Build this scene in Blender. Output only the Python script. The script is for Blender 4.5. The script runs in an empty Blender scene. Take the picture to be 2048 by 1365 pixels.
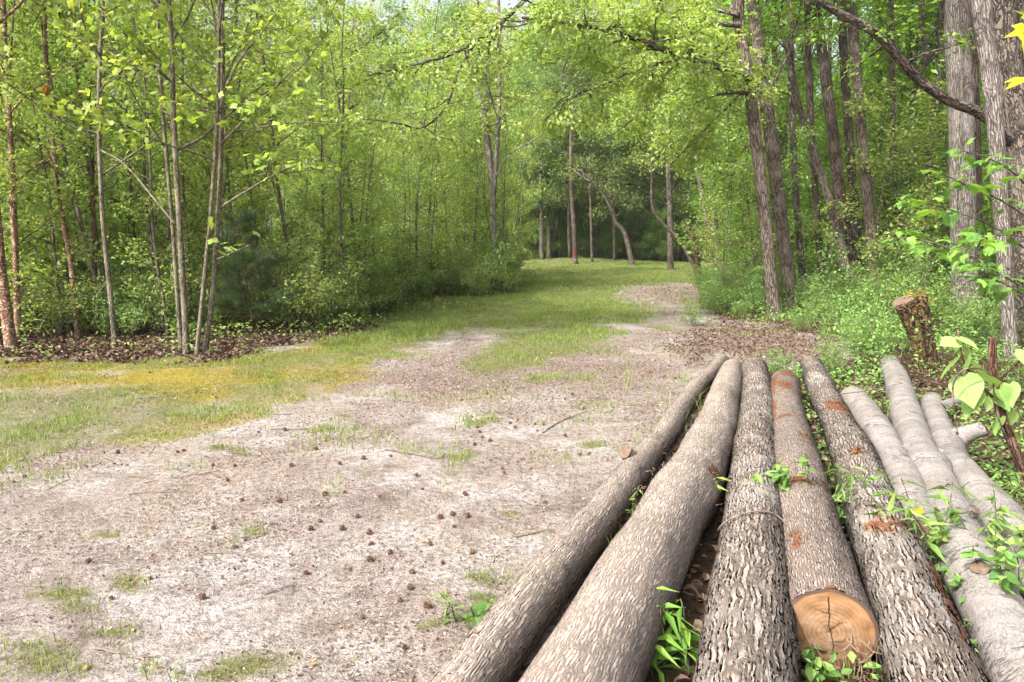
import bpy, math, random
import numpy as np

SC = bpy.context.scene
COL = SC.collection
RAD = math.radians
rng = np.random.default_rng(7)

# ------------------------------------------------------------------ camera model (2048 x 1365 picture)
CAM_Z, PITCH, F = 1.55, RAD(8.1), 2048 / 36 * 24
cp, sp = math.cos(PITCH), math.sin(PITCH)

def ray(x, y):
    a, b = (x - 1024) / F, (682.5 - y) / F
    return np.array([a, cp + b * sp, -sp + b * cp])

def gp(x, y, z=0.0):
    """the point at height z that the picture shows at x, y"""
    d = ray(x, y)
    t = (z - CAM_Z) / d[2]
    return np.array([d[0] * t, d[1] * t, z])

def at(x, y, Y):
    d = ray(x, y)
    t = Y / d[1]
    return np.array([d[0] * t, Y, CAM_Z + d[2] * t])

def project(P):
    X, Y, Z = P[..., 0], P[..., 1], P[..., 2] - CAM_Z
    dep = Y * cp - Z * sp
    dep = np.where(np.abs(dep) < 1e-3, 1e-3, dep)
    up = Y * sp + Z * cp
    return 1024 + F * X / dep, 682.5 - F * up / dep, dep

# ------------------------------------------------------------------ noise in numpy
def _hash(ix, iy, iz, seed):
    h = (ix * 374761393 + iy * 668265263 + iz * 2147483647 + seed * 974634777) & 0xFFFFFFFF
    h = ((h ^ (h >> 13)) * 1274126177) & 0xFFFFFFFF
    h = (h ^ (h >> 16)) & 0xFFFFFF
    return h / float(0xFFFFFF)

def vnoise(x, y, z=0.0, seed=0):
    x = np.asarray(x, float); y = np.asarray(y, float); z = np.zeros_like(x) + z
    fx, fy, fz = np.floor(x), np.floor(y), np.floor(z)
    ix, iy, iz = fx.astype(np.int64), fy.astype(np.int64), fz.astype(np.int64)
    tx, ty, tz = x - fx, y - fy, z - fz
    tx, ty, tz = [t * t * (3 - 2 * t) for t in (tx, ty, tz)]
    r = 0
    for dx in (0, 1):
        for dy in (0, 1):
            for dz in (0, 1):
                w = (tx if dx else 1 - tx) * (ty if dy else 1 - ty) * (tz if dz else 1 - tz)
                r = r + w * _hash(ix + dx, iy + dy, iz + dz, seed)
    return r * 2 - 1

def fbm(x, y, z=0.0, oct=4, seed=0):
    a, s, t = 1.0, 1.0, 0.0
    for k in range(oct):
        t = t + a * vnoise(np.asarray(x) * s, np.asarray(y) * s, np.asarray(z) * s, seed + k)
        a *= .5; s *= 2.03
    return t

# ------------------------------------------------------------------ materials
def new_mat(name):
    m = bpy.data.materials.new(name); m.use_nodes = True
    nt = m.node_tree; nt.nodes.clear()
    out = nt.nodes.new('ShaderNodeOutputMaterial')
    def N(t, **kw):
        n = nt.nodes.new('ShaderNode' + t)
        for k, v in kw.items():
            if k in n.inputs: n.inputs[k].default_value = v
            else: setattr(n, k, v)
        return n
    def L(a, ao, b, bi): nt.links.new(a.outputs[ao], b.inputs[bi])
    return m, nt, out, N, L

def c4(c): return (c[0], c[1], c[2], 1)

def ramp(N, pts):
    r = N('ValToRGB')
    el = r.color_ramp.elements
    while len(el) < len(pts): el.new(.5)
    for e, (p, c) in zip(el, pts):
        e.position = p; e.color = c4(c) if hasattr(c, '__len__') else (c, c, c, 1)
    return r

def leaf_mat(name, cols, trans=.38, tcol=None, rough=.45, vary=.12, spec=.3, veins=False):
    """cols: colours from dark to light, picked leaf by leaf"""
    m, nt, out, N, L = new_mat(name)
    at_ = N('Attribute', attribute_name='rnd')
    rp = ramp(N, [(i / (len(cols) - 1), c) for i, c in enumerate(cols)])
    L(at_, 'Fac', rp, 'Fac')
    oi = N('ObjectInfo')
    hs = N('HueSaturation')
    mr = N('MapRange'); mr.inputs['To Min'].default_value = 1 - vary; mr.inputs['To Max'].default_value = 1 + vary
    L(oi, 'Random', mr, 'Value'); L(mr, 'Result', hs, 'Value')
    mh = N('MapRange'); mh.inputs['To Min'].default_value = .5 - vary * .13; mh.inputs['To Max'].default_value = .5 + vary * .1
    mu = N('Math', operation='FRACT'); mm = N('Math', operation='MULTIPLY'); mm.inputs[1].default_value = 7.31
    L(oi, 'Random', mm, 0); L(mm, 'Value', mu, 0); L(mu, 'Value', mh, 'Value'); L(mh, 'Result', hs, 'Hue')
    if veins:
        va = N('Attribute', attribute_name='leafxy'); vx = N('SeparateXYZ'); L(va, 'Vector', vx, 0)
        ax_ = N('Math', operation='ABSOLUTE'); L(vx, 'X', ax_, 0)
        mid_ = N('MapRange'); mid_.inputs['From Max'].default_value = .028; mid_.inputs['To Min'].default_value = 1; mid_.inputs['To Max'].default_value = 0; L(ax_, 0, mid_, 'Value')
        dg = N('Math', operation='MULTIPLY_ADD'); dg.inputs[1].default_value = -.85; L(ax_, 0, dg, 0); L(vx, 'Y', dg, 2)
        d7 = N('Math', operation='MULTIPLY'); d7.inputs[1].default_value = 5.5; L(dg, 0, d7, 0)
        fr_ = N('Math', operation='PINGPONG'); fr_.inputs[1].default_value = .5; L(d7, 0, fr_, 0)
        sv = N('MapRange'); sv.inputs['From Max'].default_value = .09; sv.inputs['To Min'].default_value = .7; sv.inputs['To Max'].default_value = 0; L(fr_, 0, sv, 'Value')
        mv = N('Math', operation='MAXIMUM'); L(mid_, 0, mv, 0); L(sv, 0, mv, 1)
        gt = N('Math', operation='GREATER_THAN'); gt.inputs[1].default_value = .01; L(vx, 'Y', gt, 0)
        mg = N('Math', operation='MULTIPLY'); L(mv, 0, mg, 0); L(gt, 0, mg, 1)
        mw = N('Math', operation='MULTIPLY'); mw.inputs[1].default_value = .45; L(mg, 0, mw, 0)
        vm_ = N('Mix', data_type='RGBA'); L(mw, 0, vm_, 0); L(rp, 'Color', vm_, 6); vm_.inputs[7].default_value = (.50, .58, .26, 1)
        L(vm_, 2, hs, 'Color')
    else: L(rp, 'Color', hs, 'Color')
    p = N('BsdfPrincipled', Roughness=rough); p.inputs['Specular IOR Level'].default_value = spec
    L(hs, 'Color', p, 'Base Color')
    tr = N('BsdfTranslucent')
    g = N('Mix', data_type='RGBA', blend_type='MULTIPLY'); g.inputs[0].default_value = 1
    tc = tcol or (1.25, 1.15, .6)
    L(hs, 'Color', g, 6); g.inputs[7].default_value = c4(tc)
    L(g, 2, tr, 'Color')
    mx = N('MixShader'); mx.inputs[0].default_value = trans
    L(p, 0, mx, 1); L(tr, 0, mx, 2); L(mx, 0, out, 'Surface')
    return m

def bark_mat(name, dark, mid, light, scale=28, stretch=.22, bump=.6, warp=.5, lichen=None, rings=0, disp=0,
             scar=False, edge=(.02, .07), plates=None):
    m, nt, out, N, L = new_mat(name)
    a = N('Attribute', attribute_name='rest')
    nz = N('TexNoise', Scale=9, Detail=3); L(a, 'Vector', nz, 'Vector')
    sub = N('VectorMath', operation='SUBTRACT'); sub.inputs[1].default_value = (.5, .5, .5); L(nz, 'Color', sub, 0)
    sc = N('VectorMath', operation='SCALE'); sc.inputs['Scale'].default_value = warp / scale * 4; L(sub, 0, sc, 0)
    ad = N('VectorMath', operation='ADD'); L(a, 'Vector', ad, 0); L(sc, 0, ad, 1)
    def ridged(k, off, st):
        mp = N('Mapping'); mp.inputs['Scale'].default_value = (scale * k, scale * k, scale * k * st); mp.inputs['Location'].default_value = (off, off * .7, off * 1.3); L(ad, 0, mp, 'Vector')
        n = N('TexNoise', Scale=1.0, Detail=1.2, Roughness=.5); L(mp, 0, n, 'Vector')
        s1 = N('Math', operation='SUBTRACT'); s1.inputs[1].default_value = .5; L(n, 'Fac', s1, 0)
        s2 = N('Math', operation='ABSOLUTE'); L(s1, 0, s2, 0)
        return s2
    ra, rb = ridged(1.0, 3.1, stretch), ridged(.8, 17.7, stretch * 1.5)
    mn0 = N('Math', operation='MINIMUM'); L(ra, 0, mn0, 0); L(rb, 0, mn0, 1); mn = mn0
    mp2 = N('Mapping'); mp2.inputs['Scale'].default_value = (scale * 2.3, scale * 2.3, scale * max(stretch, .2) * 3.4); L(ad, 0, mp2, 'Vector')
    n2 = N('TexNoise', Scale=1.0, Detail=5, Roughness=.65); L(mp2, 0, n2, 'Vector')
    rg = N('MapRange', interpolation_type='SMOOTHSTEP'); rg.inputs['From Min'].default_value = edge[0] * .2; rg.inputs['From Max'].default_value = edge[1]
    L(mn, 0, rg, 'Value')
    if plates:
        mpv = N('Mapping'); mpv.inputs['Scale'].default_value = (scale * plates[0], scale * plates[0], scale * plates[0] * plates[1]); L(ad, 0, mpv, 'Vector')
        vo = N('TexVoronoi', feature='DISTANCE_TO_EDGE', Scale=1.0); L(mpv, 0, vo, 'Vector')
        rv = N('MapRange', interpolation_type='SMOOTHSTEP'); rv.inputs['From Max'].default_value = plates[2]; L(vo, 'Distance', rv, 'Value')
        soft = N('MapRange'); soft.inputs['To Min'].default_value = plates[3]; L(rg, 'Result', soft, 'Value')
        pm_ = N('Math', operation='MULTIPLY'); L(rv, 'Result', pm_, 0); L(soft, 'Result', pm_, 1)
        rg = pm_
    h = N('Math', operation='MULTIPLY_ADD'); h.inputs[1].default_value = .6
    L(n2, 'Fac', h, 0); L(rg, 0, h, 2)                      # height
    if rings:
        mp3 = N('Mapping'); mp3.inputs['Scale'].default_value = (2.2, 2.2, rings); L(ad, 0, mp3, 'Vector')
        n3 = N('TexNoise', Scale=1.0, Detail=4, Roughness=.7); L(mp3, 0, n3, 'Vector')
        h2 = N('Math', operation='MULTIPLY_ADD'); h2.inputs[1].default_value = 1.6
        h2.inputs[1].default_value = .5; L(n3, 'Fac', h2, 0); L(h, 0, h2, 2)
        cm = N('Math', operation='MULTIPLY_ADD'); cm.inputs[1].default_value = .35; L(h, 0, cm, 0); L(n3, 'Fac', cm, 2); h = h2
        cr = ramp(N, [(.42, dark), (.66, mid), (1.0, light)]); L(cm, 0, cr, 'Fac')
        d1 = N('Math', operation='SUBTRACT'); d1.inputs[1].default_value = .53; L(n3, 'Fac', d1, 0)
        d2 = N('Math', operation='ABSOLUTE'); L(d1, 0, d2, 0)
        nq = N('TexNoise', Scale=5.5, Detail=3); L(a, 'Vector', nq, 'Vector')
        d3 = N('Math', operation='SUBTRACT'); d3.inputs[1].default_value = .47; L(nq, 'Fac', d3, 0)
        d4 = N('Math', operation='MULTIPLY'); d4.inputs[1].default_value = .16; L(d3, 0, d4, 0)
        d5 = N('Math', operation='LESS_THAN'); L(d2, 0, d5, 0); L(d4, 0, d5, 1)
        d6 = N('Math', operation='MULTIPLY'); d6.inputs[1].default_value = .75; L(d5, 0, d6, 0)
        cx = N('Mix', data_type='RGBA'); L(d6, 0, cx, 0); L(cr, 'Color', cx, 6); cx.inputs[7].default_value = (.055, .042, .036, 1)
        cr = cx
    else:
        mulh = N('Math', operation='MULTIPLY'); mulh.inputs[1].default_value = .72; L(h, 0, mulh, 0)
        cr = ramp(N, [(.18, dark), (.52, mid), (.98, light)]); L(mulh, 0, cr, 'Fac')
    colsrc = (cr, 2 if rings else 'Color')
    nb = N('TexNoise', Scale=2.6, Detail=6, Roughness=.62); L(a, 'Vector', nb, 'Vector')
    if lichen:
        lr = ramp(N, [(.5, 0), (.66, 1)]); L(nb, 'Fac', lr, 'Fac')
        lm = N('Math', operation='MULTIPLY'); lm.inputs[1].default_value = .55; L(lr, 'Color', lm, 0)
        mx = N('Mix', data_type='RGBA'); L(lm, 0, mx, 0); L(colsrc[0], colsrc[1], mx, 6); mx.inputs[7].default_value = c4(lichen)
        colsrc = (mx, 2)
    # gentle patchiness of the bark itself
    hv = N('HueSaturation'); pr = N('MapRange'); pr.inputs['To Min'].default_value = .6; pr.inputs['To Max'].default_value = 1.4
    L(nb, 'Fac', pr, 'Value'); L(pr, 'Result', hv, 'Value'); L(colsrc[0], colsrc[1], hv, 'Color'); colsrc = (hv, 'Color')
    if scar:
        sa = N('Attribute', attribute_name='scar')
        ns = N('TexNoise', Scale=11, Detail=5, Roughness=.7); L(a, 'Vector', ns, 'Vector')
        s1 = N('Math', operation='ADD'); L(sa, 'Fac', s1, 0); L(ns, 'Fac', s1, 1)
        s2 = ramp(N, [(.93, 0), (1.0, 1)]); s2.color_ramp.elements[0].position = .9
        mm = N('Math', operation='SUBTRACT'); mm.inputs[1].default_value = .0; L(s1, 0, mm, 0); L(mm, 0, s2, 'Fac')
        sc2 = ramp(N, [(.3, (.09, .038, .02)), (.55, (.20, .088, .043)), (.8, (.29, .175, .115))]); L(n2, 'Fac', sc2, 'Fac')
        mx = N('Mix', data_type='RGBA'); L(s2, 'Color', mx, 0); L(colsrc[0], colsrc[1], mx, 6); L(sc2, 'Color', mx, 7)
        colsrc = (mx, 2)
    p = N('BsdfPrincipled', Roughness=.88); p.inputs['Specular IOR Level'].default_value = .2
    L(colsrc[0], colsrc[1], p, 'Base Color')
    bp = N('Bump', Strength=bump, Distance=.02); L(h, 0, bp, 'Height'); L(bp, 0, p, 'Normal')
    L(p, 0, out, 'Surface')
    if disp:
        d = N('Displacement', Midlevel=.6, Scale=disp); L(h, 0, d, 'Height'); L(d, 0, out, 'Displacement')
        m.displacement_method = 'BOTH'
        bp.inputs['Strength'].default_value = bump
    return m

def plain_mat(name, c1, c2, scale=20, bump=.3, rough=.85, attr=None, vec='Object'):
    m, nt, out, N, L = new_mat(name)
    if attr:
        a = N('Attribute', attribute_name=attr); r = ramp(N, [(0, c1), (1, c2)]) if not isinstance(c1, list) else ramp(N, c1)
        L(a, 'Fac', r, 'Fac')
    else:
        t = N('TexCoord'); nz = N('TexNoise', Scale=scale, Detail=6, Roughness=.65); L(t, vec, nz, 'Vector')
        r = ramp(N, [(.3, c1), (.7, c2)]); L(nz, 'Fac', r, 'Fac')
    p = N('BsdfPrincipled', Roughness=rough); p.inputs['Specular IOR Level'].default_value = .2
    L(r, 'Color', p, 'Base Color')
    if not attr and bump:
        b = N('Bump', Strength=bump, Distance=.01); L(nz, 'Fac', b, 'Height'); L(b, 0, p, 'Normal')
    L(p, 0, out, 'Surface')
    return m

# ------------------------------------------------------------------ mesh building
class MB:
    def __init__(s): s.V = []; s.I = []; s.S = []; s.A = {}; s.M = []; s.n = 0
    def add(s, V, faces, mat=0, **attrs):
        """faces: list of (k, n) style 2-D index arrays"""
        V = np.asarray(V, float)
        for f in faces:
            f = np.asarray(f, np.int64)
            if f.size == 0: continue
            s.I.append((f + s.n).ravel()); s.S.append(np.full(len(f), f.shape[1])); s.M.append(np.full(len(f), mat))
        for k, v in attrs.items(): s.A.setdefault(k, []).append((s.n, np.asarray(v, float)))
        s.V.append(V); s.n += len(V)
    def build(s, name, mats, parent=None, smooth=True):
        me = bpy.data.meshes.new(name)
        if s.n:
            V = np.concatenate(s.V); I = np.concatenate(s.I); S = np.concatenate(s.S); M = np.concatenate(s.M)
            me.vertices.add(len(V)); me.vertices.foreach_set('co', V.ravel().astype(np.float32))
            me.loops.add(len(I)); me.loops.foreach_set('vertex_index', I.astype(np.int32))
            me.polygons.add(len(S))
            st = np.concatenate([[0], np.cumsum(S)[:-1]])
            me.polygons.foreach_set('loop_start', st.astype(np.int32))
            me.polygons.foreach_set('material_index', M.astype(np.int32))
            me.polygons.foreach_set('use_smooth', np.full(len(S), bool(smooth)))
            for k, parts in s.A.items():
                vec = parts[0][1].ndim == 2
                buf = np.zeros((len(V), 3) if vec else len(V), np.float32)
                for o, v in parts: buf[o:o + len(v)] = v
                at_ = me.attributes.new(k, 'FLOAT_VECTOR' if vec else 'FLOAT', 'POINT')
                at_.data.foreach_set('vector' if vec else 'value', buf.ravel())
            me.update(calc_edges=True)
        for m in (mats if isinstance(mats, (list, tuple)) else [mats]): me.materials.append(m)
        o = bpy.data.objects.new(name, me); COL.objects.link(o)
        if parent: o.parent = parent
        return o

def tag(o, label=None, cat=None, group=None, kind=None):
    if label: o['label'] = label
    if cat: o['category'] = cat
    if group: o['group'] = group
    if kind: o['kind'] = kind
    return o

def thing(name, label, cat, loc=(0, 0, 0), group=None, rz=0.0):
    o = bpy.data.objects.new(name, None); COL.objects.link(o)
    o.empty_display_size = .2
    o.location = tuple(float(v) for v in loc); o.rotation_euler = (0, 0, rz)
    return tag(o, label, cat, group)

def unit(v):
    v = np.asarray(v, float)
    return v / np.maximum(np.linalg.norm(v, axis=-1, keepdims=True), 1e-9)

def resample(P, n, extra=None, smooth=True):
    """smooth curve through the control points, n samples"""
    P = np.asarray(P, float)
    k = len(P)
    if k == 2 or not smooth:
        t = np.linspace(0, k - 1, n)
        out = np.stack([np.interp(t, range(k), P[:, j]) for j in range(P.shape[1])], 1)
        return out
    Q = np.vstack([2 * P[0] - P[1], P, 2 * P[-1] - P[-2]])
    t = np.linspace(0, k - 1, n); i = np.minimum(t.astype(int), k - 2); u = (t - i)[:, None]
    p0, p1, p2, p3 = Q[i], Q[i + 1], Q[i + 2], Q[i + 3]
    return .5 * (2 * p1 + (p2 - p0) * u + (2 * p0 - 5 * p1 + 4 * p2 - p3) * u ** 2 + (3 * p1 - p0 - 3 * p2 + p3) * u ** 3)

def frames(P):
    T = unit(np.gradient(P, axis=0))
    ref = np.array([0, 0, 1.]) if abs(T[0][2]) < .8 else np.array([0, -1., 0])
    N = np.zeros_like(P)
    n = unit(np.cross(T[0], ref))
    for i in range(len(P)):
        n = n - T[i] * np.dot(n, T[i]); n = n / max(np.linalg.norm(n), 1e-9); N[i] = n
    return T, N, np.cross(N, T)

def tube(mb, P, R, k=8, mat=0, cap=True, wob=0, seed=0, extra=None, phase=0.0, rest_off=None):
    P = np.asarray(P, float); n = len(P); R = np.broadcast_to(np.asarray(R, float), (n,))
    T, N, B = frames(P)
    th = np.arange(k) / k * 2 * math.pi + phase
    s = np.concatenate([[0], np.cumsum(np.linalg.norm(np.diff(P, axis=0), axis=1))])
    RR = np.repeat(R[:, None], k, 1)
    if wob:
        SS, TH = np.meshgrid(s, th, indexing='ij')
        RR = RR * (1 + wob * fbm(np.cos(TH) * 1.3 + seed * 3.1, np.sin(TH) * 1.3, SS * 1.6, 3, seed))
    V = P[:, None, :] + RR[..., None] * (np.cos(th)[None, :, None] * N[:, None, :] + np.sin(th)[None, :, None] * B[:, None, :])
    off = np.array([seed * 1.37 % 9, seed * 2.91 % 7, seed * .77 % 5]) if rest_off is None else rest_off
    rest = np.stack([np.cos(th)[None, :] * R[:, None], np.sin(th)[None, :] * R[:, None], np.repeat(s[:, None], k, 1)], -1) + off
    i = np.arange(n - 1)[:, None] * k; j = np.arange(k)[None, :]; j2 = (j + 1) % k
    q = np.stack([i + j, i + j2, i + k + j2, i + k + j], -1).reshape(-1, 4)
    faces = [q]
    Vf, rf = V.reshape(-1, 3), rest.reshape(-1, 3)
    if cap:
        Vf = np.vstack([Vf, P[0], P[-1]]); rf = np.vstack([rf, off, off + [0, 0, s[-1]]])
        jj = np.arange(k)
        faces += [np.stack([np.full(k, n * k), (jj + 1) % k, jj], 1), np.stack([np.full(k, n * k + 1), (n - 1) * k + jj, (n - 1) * k + (jj + 1) % k], 1)]
    at_ = dict(rest=rf)
    if extra is not None:
        SS, TH = np.meshgrid(s, th, indexing='ij')
        e = extra(SS, TH).ravel()
        at_['scar'] = np.concatenate([e, [0, 0]]) if cap else e
    mb.add(Vf, faces, mat, **at_)
    return s[-1]

# leaf outlines: length 1 along +y, width along x, z = cup; last vert list entry is the fan centre when 'fan'
def fan(outline, c):
    o = np.array(outline, float); n = len(o)
    V = np.vstack([o, c])
    j = np.arange(n)
    return V, np.stack([j, (j + 1) % n, np.full(n, n)], 1)

def mirror(half):
    """half: right side from base to tip, both on the axis"""
    h = [(x, y, z) for x, y, z in half]
    return h + [(-x, y, z) for x, y, z in h[-2:0:-1]]

T_RHOMB = (np.array([(0, 0, 0), (.29, .45, .07), (0, 1, -.08), (-.29, .45, .07)], float), np.array([(0, 1, 2), (0, 2, 3)]))
T_OVAL = (np.array([(0, 0, 0), (.22, .22, .04), (.29, .5, .05), (.17, .8, 0), (0, 1, -.1), (-.17, .8, 0), (-.29, .5, .05), (-.22, .22, .04), (0, .5, -.03)], float),
          np.array([(8, i, (i + 1) % 8) for i in range(8)]))
T_MAPLE = fan(mirror([(0, 0, 0), (.2, -.12, -.03), (.46, .02, -.12), (.38, .2, -.03), (.66, .5, -.16), (.36, .46, 0), (.22, .6, 0), (.2, .74, -.02), (0, 1.02, -.14)]), (0, .3, .06))
T_TULIP = fan(mirror([(0, 0, 0), (.34, -.05, 0), (.5, .18, -.06), (.4, .4, 0), (.5, .72, -.1), (.33, .84, -.03), (0, .72, 0)]), (0, .35, .06))
T_HEART = fan(mirror([(0, 0, 0), (.2, -.12, .02), (.43, -.02, 0), (.53, .24, -.03), (.46, .5, -.05), (.22, .8, -.1), (0, 1.08, -.2)]), (0, .35, -.07))
T_LANCE = (np.array([(0, 0, 0), (.09, .35, .03), (0, 1, -.22), (-.09, .35, .03), (0, .4, -.02)], float), np.array([(4, 0, 1), (4, 1, 2), (4, 2, 3), (4, 3, 0)]))
T_NEEDLE = (np.array([(-.02, 0, 0), (.02, 0, 0), (0, 1, 0)], float), np.array([(0, 1, 2)]))

def leaves(mb, C, size, tmpl, r, dirs=None, tilt=.6, droop=.25, mat=0, bias=None, updown=1.0):
    """leaves at points C; dirs = outward direction of the twig"""
    C = np.asarray(C, float); n = len(C)
    if n == 0: return
    tv, tf = tmpl; k = len(tv)
    D = r.normal(size=(n, 3)) * np.array([1, 1, .35])
    if dirs is not None: D = unit(D) * .8 + unit(dirs)
    D[:, 2] -= droop
    D = unit(D)
    U = np.array([0, 0, updown]) + r.normal(size=(n, 3)) * tilt
    X = unit(np.cross(D, U)); Z = np.cross(X, D)
    S = (r.uniform(size[0], size[1], n) * r.uniform(.75, 1.0, n))[:, None, None]
    V = C[:, None, :] + S * (tv[None, :, 0:1] * X[:, None, :] + tv[None, :, 1:2] * D[:, None, :] + tv[None, :, 2:3] * Z[:, None, :])
    f = (tf[None] + (np.arange(n) * k)[:, None, None]).reshape(-1, tf.shape[1])
    q = r.random(n) if bias is None else np.clip(bias + r.normal(size=n) * .16, 0, 1)
    if tmpl is T_MAPLE or tmpl is T_HEART or tmpl is T_TULIP: mb.add(V.reshape(-1, 3), [f], mat, rnd=np.repeat(q, k), leafxy=np.tile(tv * [1, 1, 0] + [0, .3, 0], (n, 1)))
    else: mb.add(V.reshape(-1, 3), [f], mat, rnd=np.repeat(q, k))

def branch(P0, d, L, r, n=6, wob=.12, up=.25):
    """a bending branch from P0"""
    d = unit(d); P = [np.array(P0, float)]; st = L / (n - 1)
    for i in range(n - 1):
        d = unit(d + r.normal(size=3) * wob + np.array([0, 0, up / (n - 1)]))
        P.append(P[-1] + d * st)
    return np.array(P)

def sampleline(P, R, t):
    f = t * (len(P) - 1); i = min(int(f), len(P) - 2); u = f - i
    return P[i] * (1 - u) + P[i + 1] * u, R[i] * (1 - u) + R[i + 1] * u, unit(P[i + 1] - P[i])

def grow(wood, leaf, P, R, r, n=20, t0=.2, t1=.98, length=1.5, elev=(15, 55), sec=4, seclen=.45, nleaf=3000,
         size=(.05, .08), tmpl=T_RHOMB, spread=.12, tilt=.6, droop=.25, k=4, taper_top=.7, az=None, sides=None, terts=0,
         rmin=.004, up=.25, inner=.35, only=None, bias=None, zmin=None, rfac=.5):
    """branches and leaves along the line P"""
    R = np.broadcast_to(np.asarray(R, float), (len(P),))
    tw = []
    a = r.uniform(0, 6.28)
    for i in range(n):
        t = t0 + (t1 - t0) * ((i + r.uniform(.1, .9)) / n)
        p, rad, T = sampleline(P, R, t)
        a += 2.4 + r.normal() * .4
        aa = a if az is None else az[0] + r.normal() * az[1]
        e = RAD(r.uniform(*elev))
        d = np.array([math.cos(aa) * math.cos(e), math.sin(aa) * math.cos(e), math.sin(e)])
        L = length * (1 - taper_top * ((t - t0) / (t1 - t0)) ** 1.4) * r.uniform(.65, 1.15)
        r1 = max(rmin * 1.4, min(rad * rfac, .022 * L + .004))
        b = branch(p, d, L, r, 7, .13, up)
        if wood is not None: tube(wood, b, np.linspace(r1, rmin * .7, 7), k if sides is None else sides, cap=False, seed=i)
        tw.append((b[3:], L * .5))
        for j in range(sec):
            s = r.uniform(inner, .95); q, _, T2 = sampleline(b, np.zeros(7), s)
            d2 = unit(T2 * .8 + r.normal(size=3) * np.array([.75, .75, .45]))
            l2 = L * seclen * (1.15 - s * .6) * r.uniform(.6, 1.2)
            b2 = branch(q, d2, l2, r, 5, .16, up)
            if wood is not None: tube(wood, b2, np.linspace(max(rmin, r1 * .45), rmin * .5, 5), 3, cap=False, seed=j)
            tw.append((b2, l2))
            for h in range(terts):
                q3, _, T3 = sampleline(b2, np.zeros(5), r.uniform(.2, 1)); l3 = l2 * .5
                b3 = branch(q3, unit(T3 + r.normal(size=3) * .7), l3, r, 4, .2, up)
                if wood is not None: tube(wood, b3, np.linspace(rmin * .7, rmin * .4, 4), 3, cap=False)
                tw.append((b3, l3))
    if not nleaf or leaf is None: return tw
    w = np.array([x[1] for x in tw]); w /= w.sum()
    idx = r.choice(len(tw), nleaf, p=w)
    cnt = np.bincount(idx, minlength=len(tw))
    C, D = [], []
    for (b, l), c in zip(tw, cnt):
        if not c: continue
        t = r.uniform(.1, 1.0, c) * (len(b) - 1); i = np.minimum(t.astype(int), len(b) - 2); u = (t - i)[:, None]
        C.append(b[i] * (1 - u) + b[i + 1] * u); D.append(np.repeat(unit(b[-1] - b[0])[None], c, 0))
    C = np.concatenate(C); D = np.concatenate(D)
    C = C + r.normal(size=C.shape) * spread * np.array([1, 1, .7])
    if zmin is not None:
        kk = C[:, 2] > zmin; C = C[kk]; D = D[kk]
    leaves(leaf, C, size, tmpl, r, D, tilt, droop, bias=bias)
    return tw

def inst(src_children, name, label, cat, loc, rz, scale, group, tiltxy=(0, 0)):
    """a copy of a thing with a copy of each of its parts"""
    o = thing(name, label, cat, loc, group, rz)
    o.rotation_euler = (tiltxy[0], tiltxy[1], rz)
    o.scale = scale if hasattr(scale, '__len__') else (scale,) * 3
    for ch in src_children:
        c = ch.copy(); c.parent = o; COL.objects.link(c)
    return o

# ------------------------------------------------------------------ palette
BARK_LOG = bark_mat('bark_ridged', (.155, .124, .104), (.31, .254, .217), (.385, .328, .29), scale=92, stretch=.075, bump=.8, warp=.9,
                    disp=.004, scar=True, edge=(.0, .036), plates=(1.0, .075, .26, .72))
BARK_LOG2 = bark_mat('bark_furrowed', (.085, .065, .052), (.255, .21, .18), (.32, .275, .246), scale=66, stretch=.10, bump=1.0, warp=.9,
                     disp=.008, scar=True, edge=(.0, .042), lichen=(.33, .305, .285), plates=(.8, .095, .24, .62))
BARK_LOG3 = bark_mat('bark_scaly', (.12, .092, .077), (.25, .198, .17), (.325, .27, .238), scale=100, stretch=.18, bump=.8, warp=.8,
                     disp=.0055, scar=True, edge=(.0, .04), plates=(1.0, .13, .25, .6))
BARK_GREY = bark_mat('bark_grey_smooth', (.07, .058, .051), (.165, .148, .138), (.25, .233, .223), scale=60, stretch=.6, bump=.35, warp=.5,
                     disp=.002, scar=True, rings=9, lichen=(.115, .094, .08), edge=(.0, .05))
BARK_OAK = bark_mat('bark_oak', (.018, .012, .009), (.085, .06, .047), (.165, .124, .103), scale=26, stretch=.13, bump=1, warp=.4, lichen=(.21, .175, .155), edge=(.0, .05), plates=(1.1, .1, .22, .6))
BARK_LIGHT = bark_mat('bark_light', (.06, .046, .038), (.185, .158, .143), (.28, .25, .232), scale=34, stretch=.1, bump=1, warp=.4, lichen=(.29, .265, .25), edge=(.0, .045), plates=(1.1, .09, .22, .6))
BARK_PALE = bark_mat('bark_pale', (.028, .019, .015), (.135, .102, .08), (.235, .19, .16), scale=32, stretch=.13, bump=1, warp=.4, lichen=(.22, .19, .172), edge=(.0, .05), plates=(1.1, .1, .22, .6))
BARK_DARK = bark_mat('bark_dark', (.02, .015, .012), (.08, .062, .05), (.17, .138, .118), scale=20, stretch=.18, bump=1, warp=.5, lichen=(.14, .13, .10), edge=(.02, .07))
BARK_YOUNG = bark_mat('bark_young', (.04, .031, .022), (.105, .085, .06), (.19, .165, .125), scale=42, stretch=.2, bump=.5, warp=.4, lichen=(.2, .18, .14))
BARK_BIRCH = bark_mat('bark_birch', (.09, .035, .02), (.27, .14, .085), (.43, .31, .225), scale=15, stretch=.6, bump=1, warp=1.2, lichen=(.35, .25, .18))
BARK_CEDAR = bark_mat('bark_cedar', (.035, .015, .011), (.115, .052, .038), (.19, .11, .08), scale=40, stretch=.08, bump=.8, warp=.4)
BARK_MOSSY = bark_mat('bark_mossy', (.016, .010, .006), (.065, .039, .021), (.14, .092, .05), scale=18, stretch=.22, bump=1, warp=.6, lichen=(.085, .062, .014))

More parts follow.
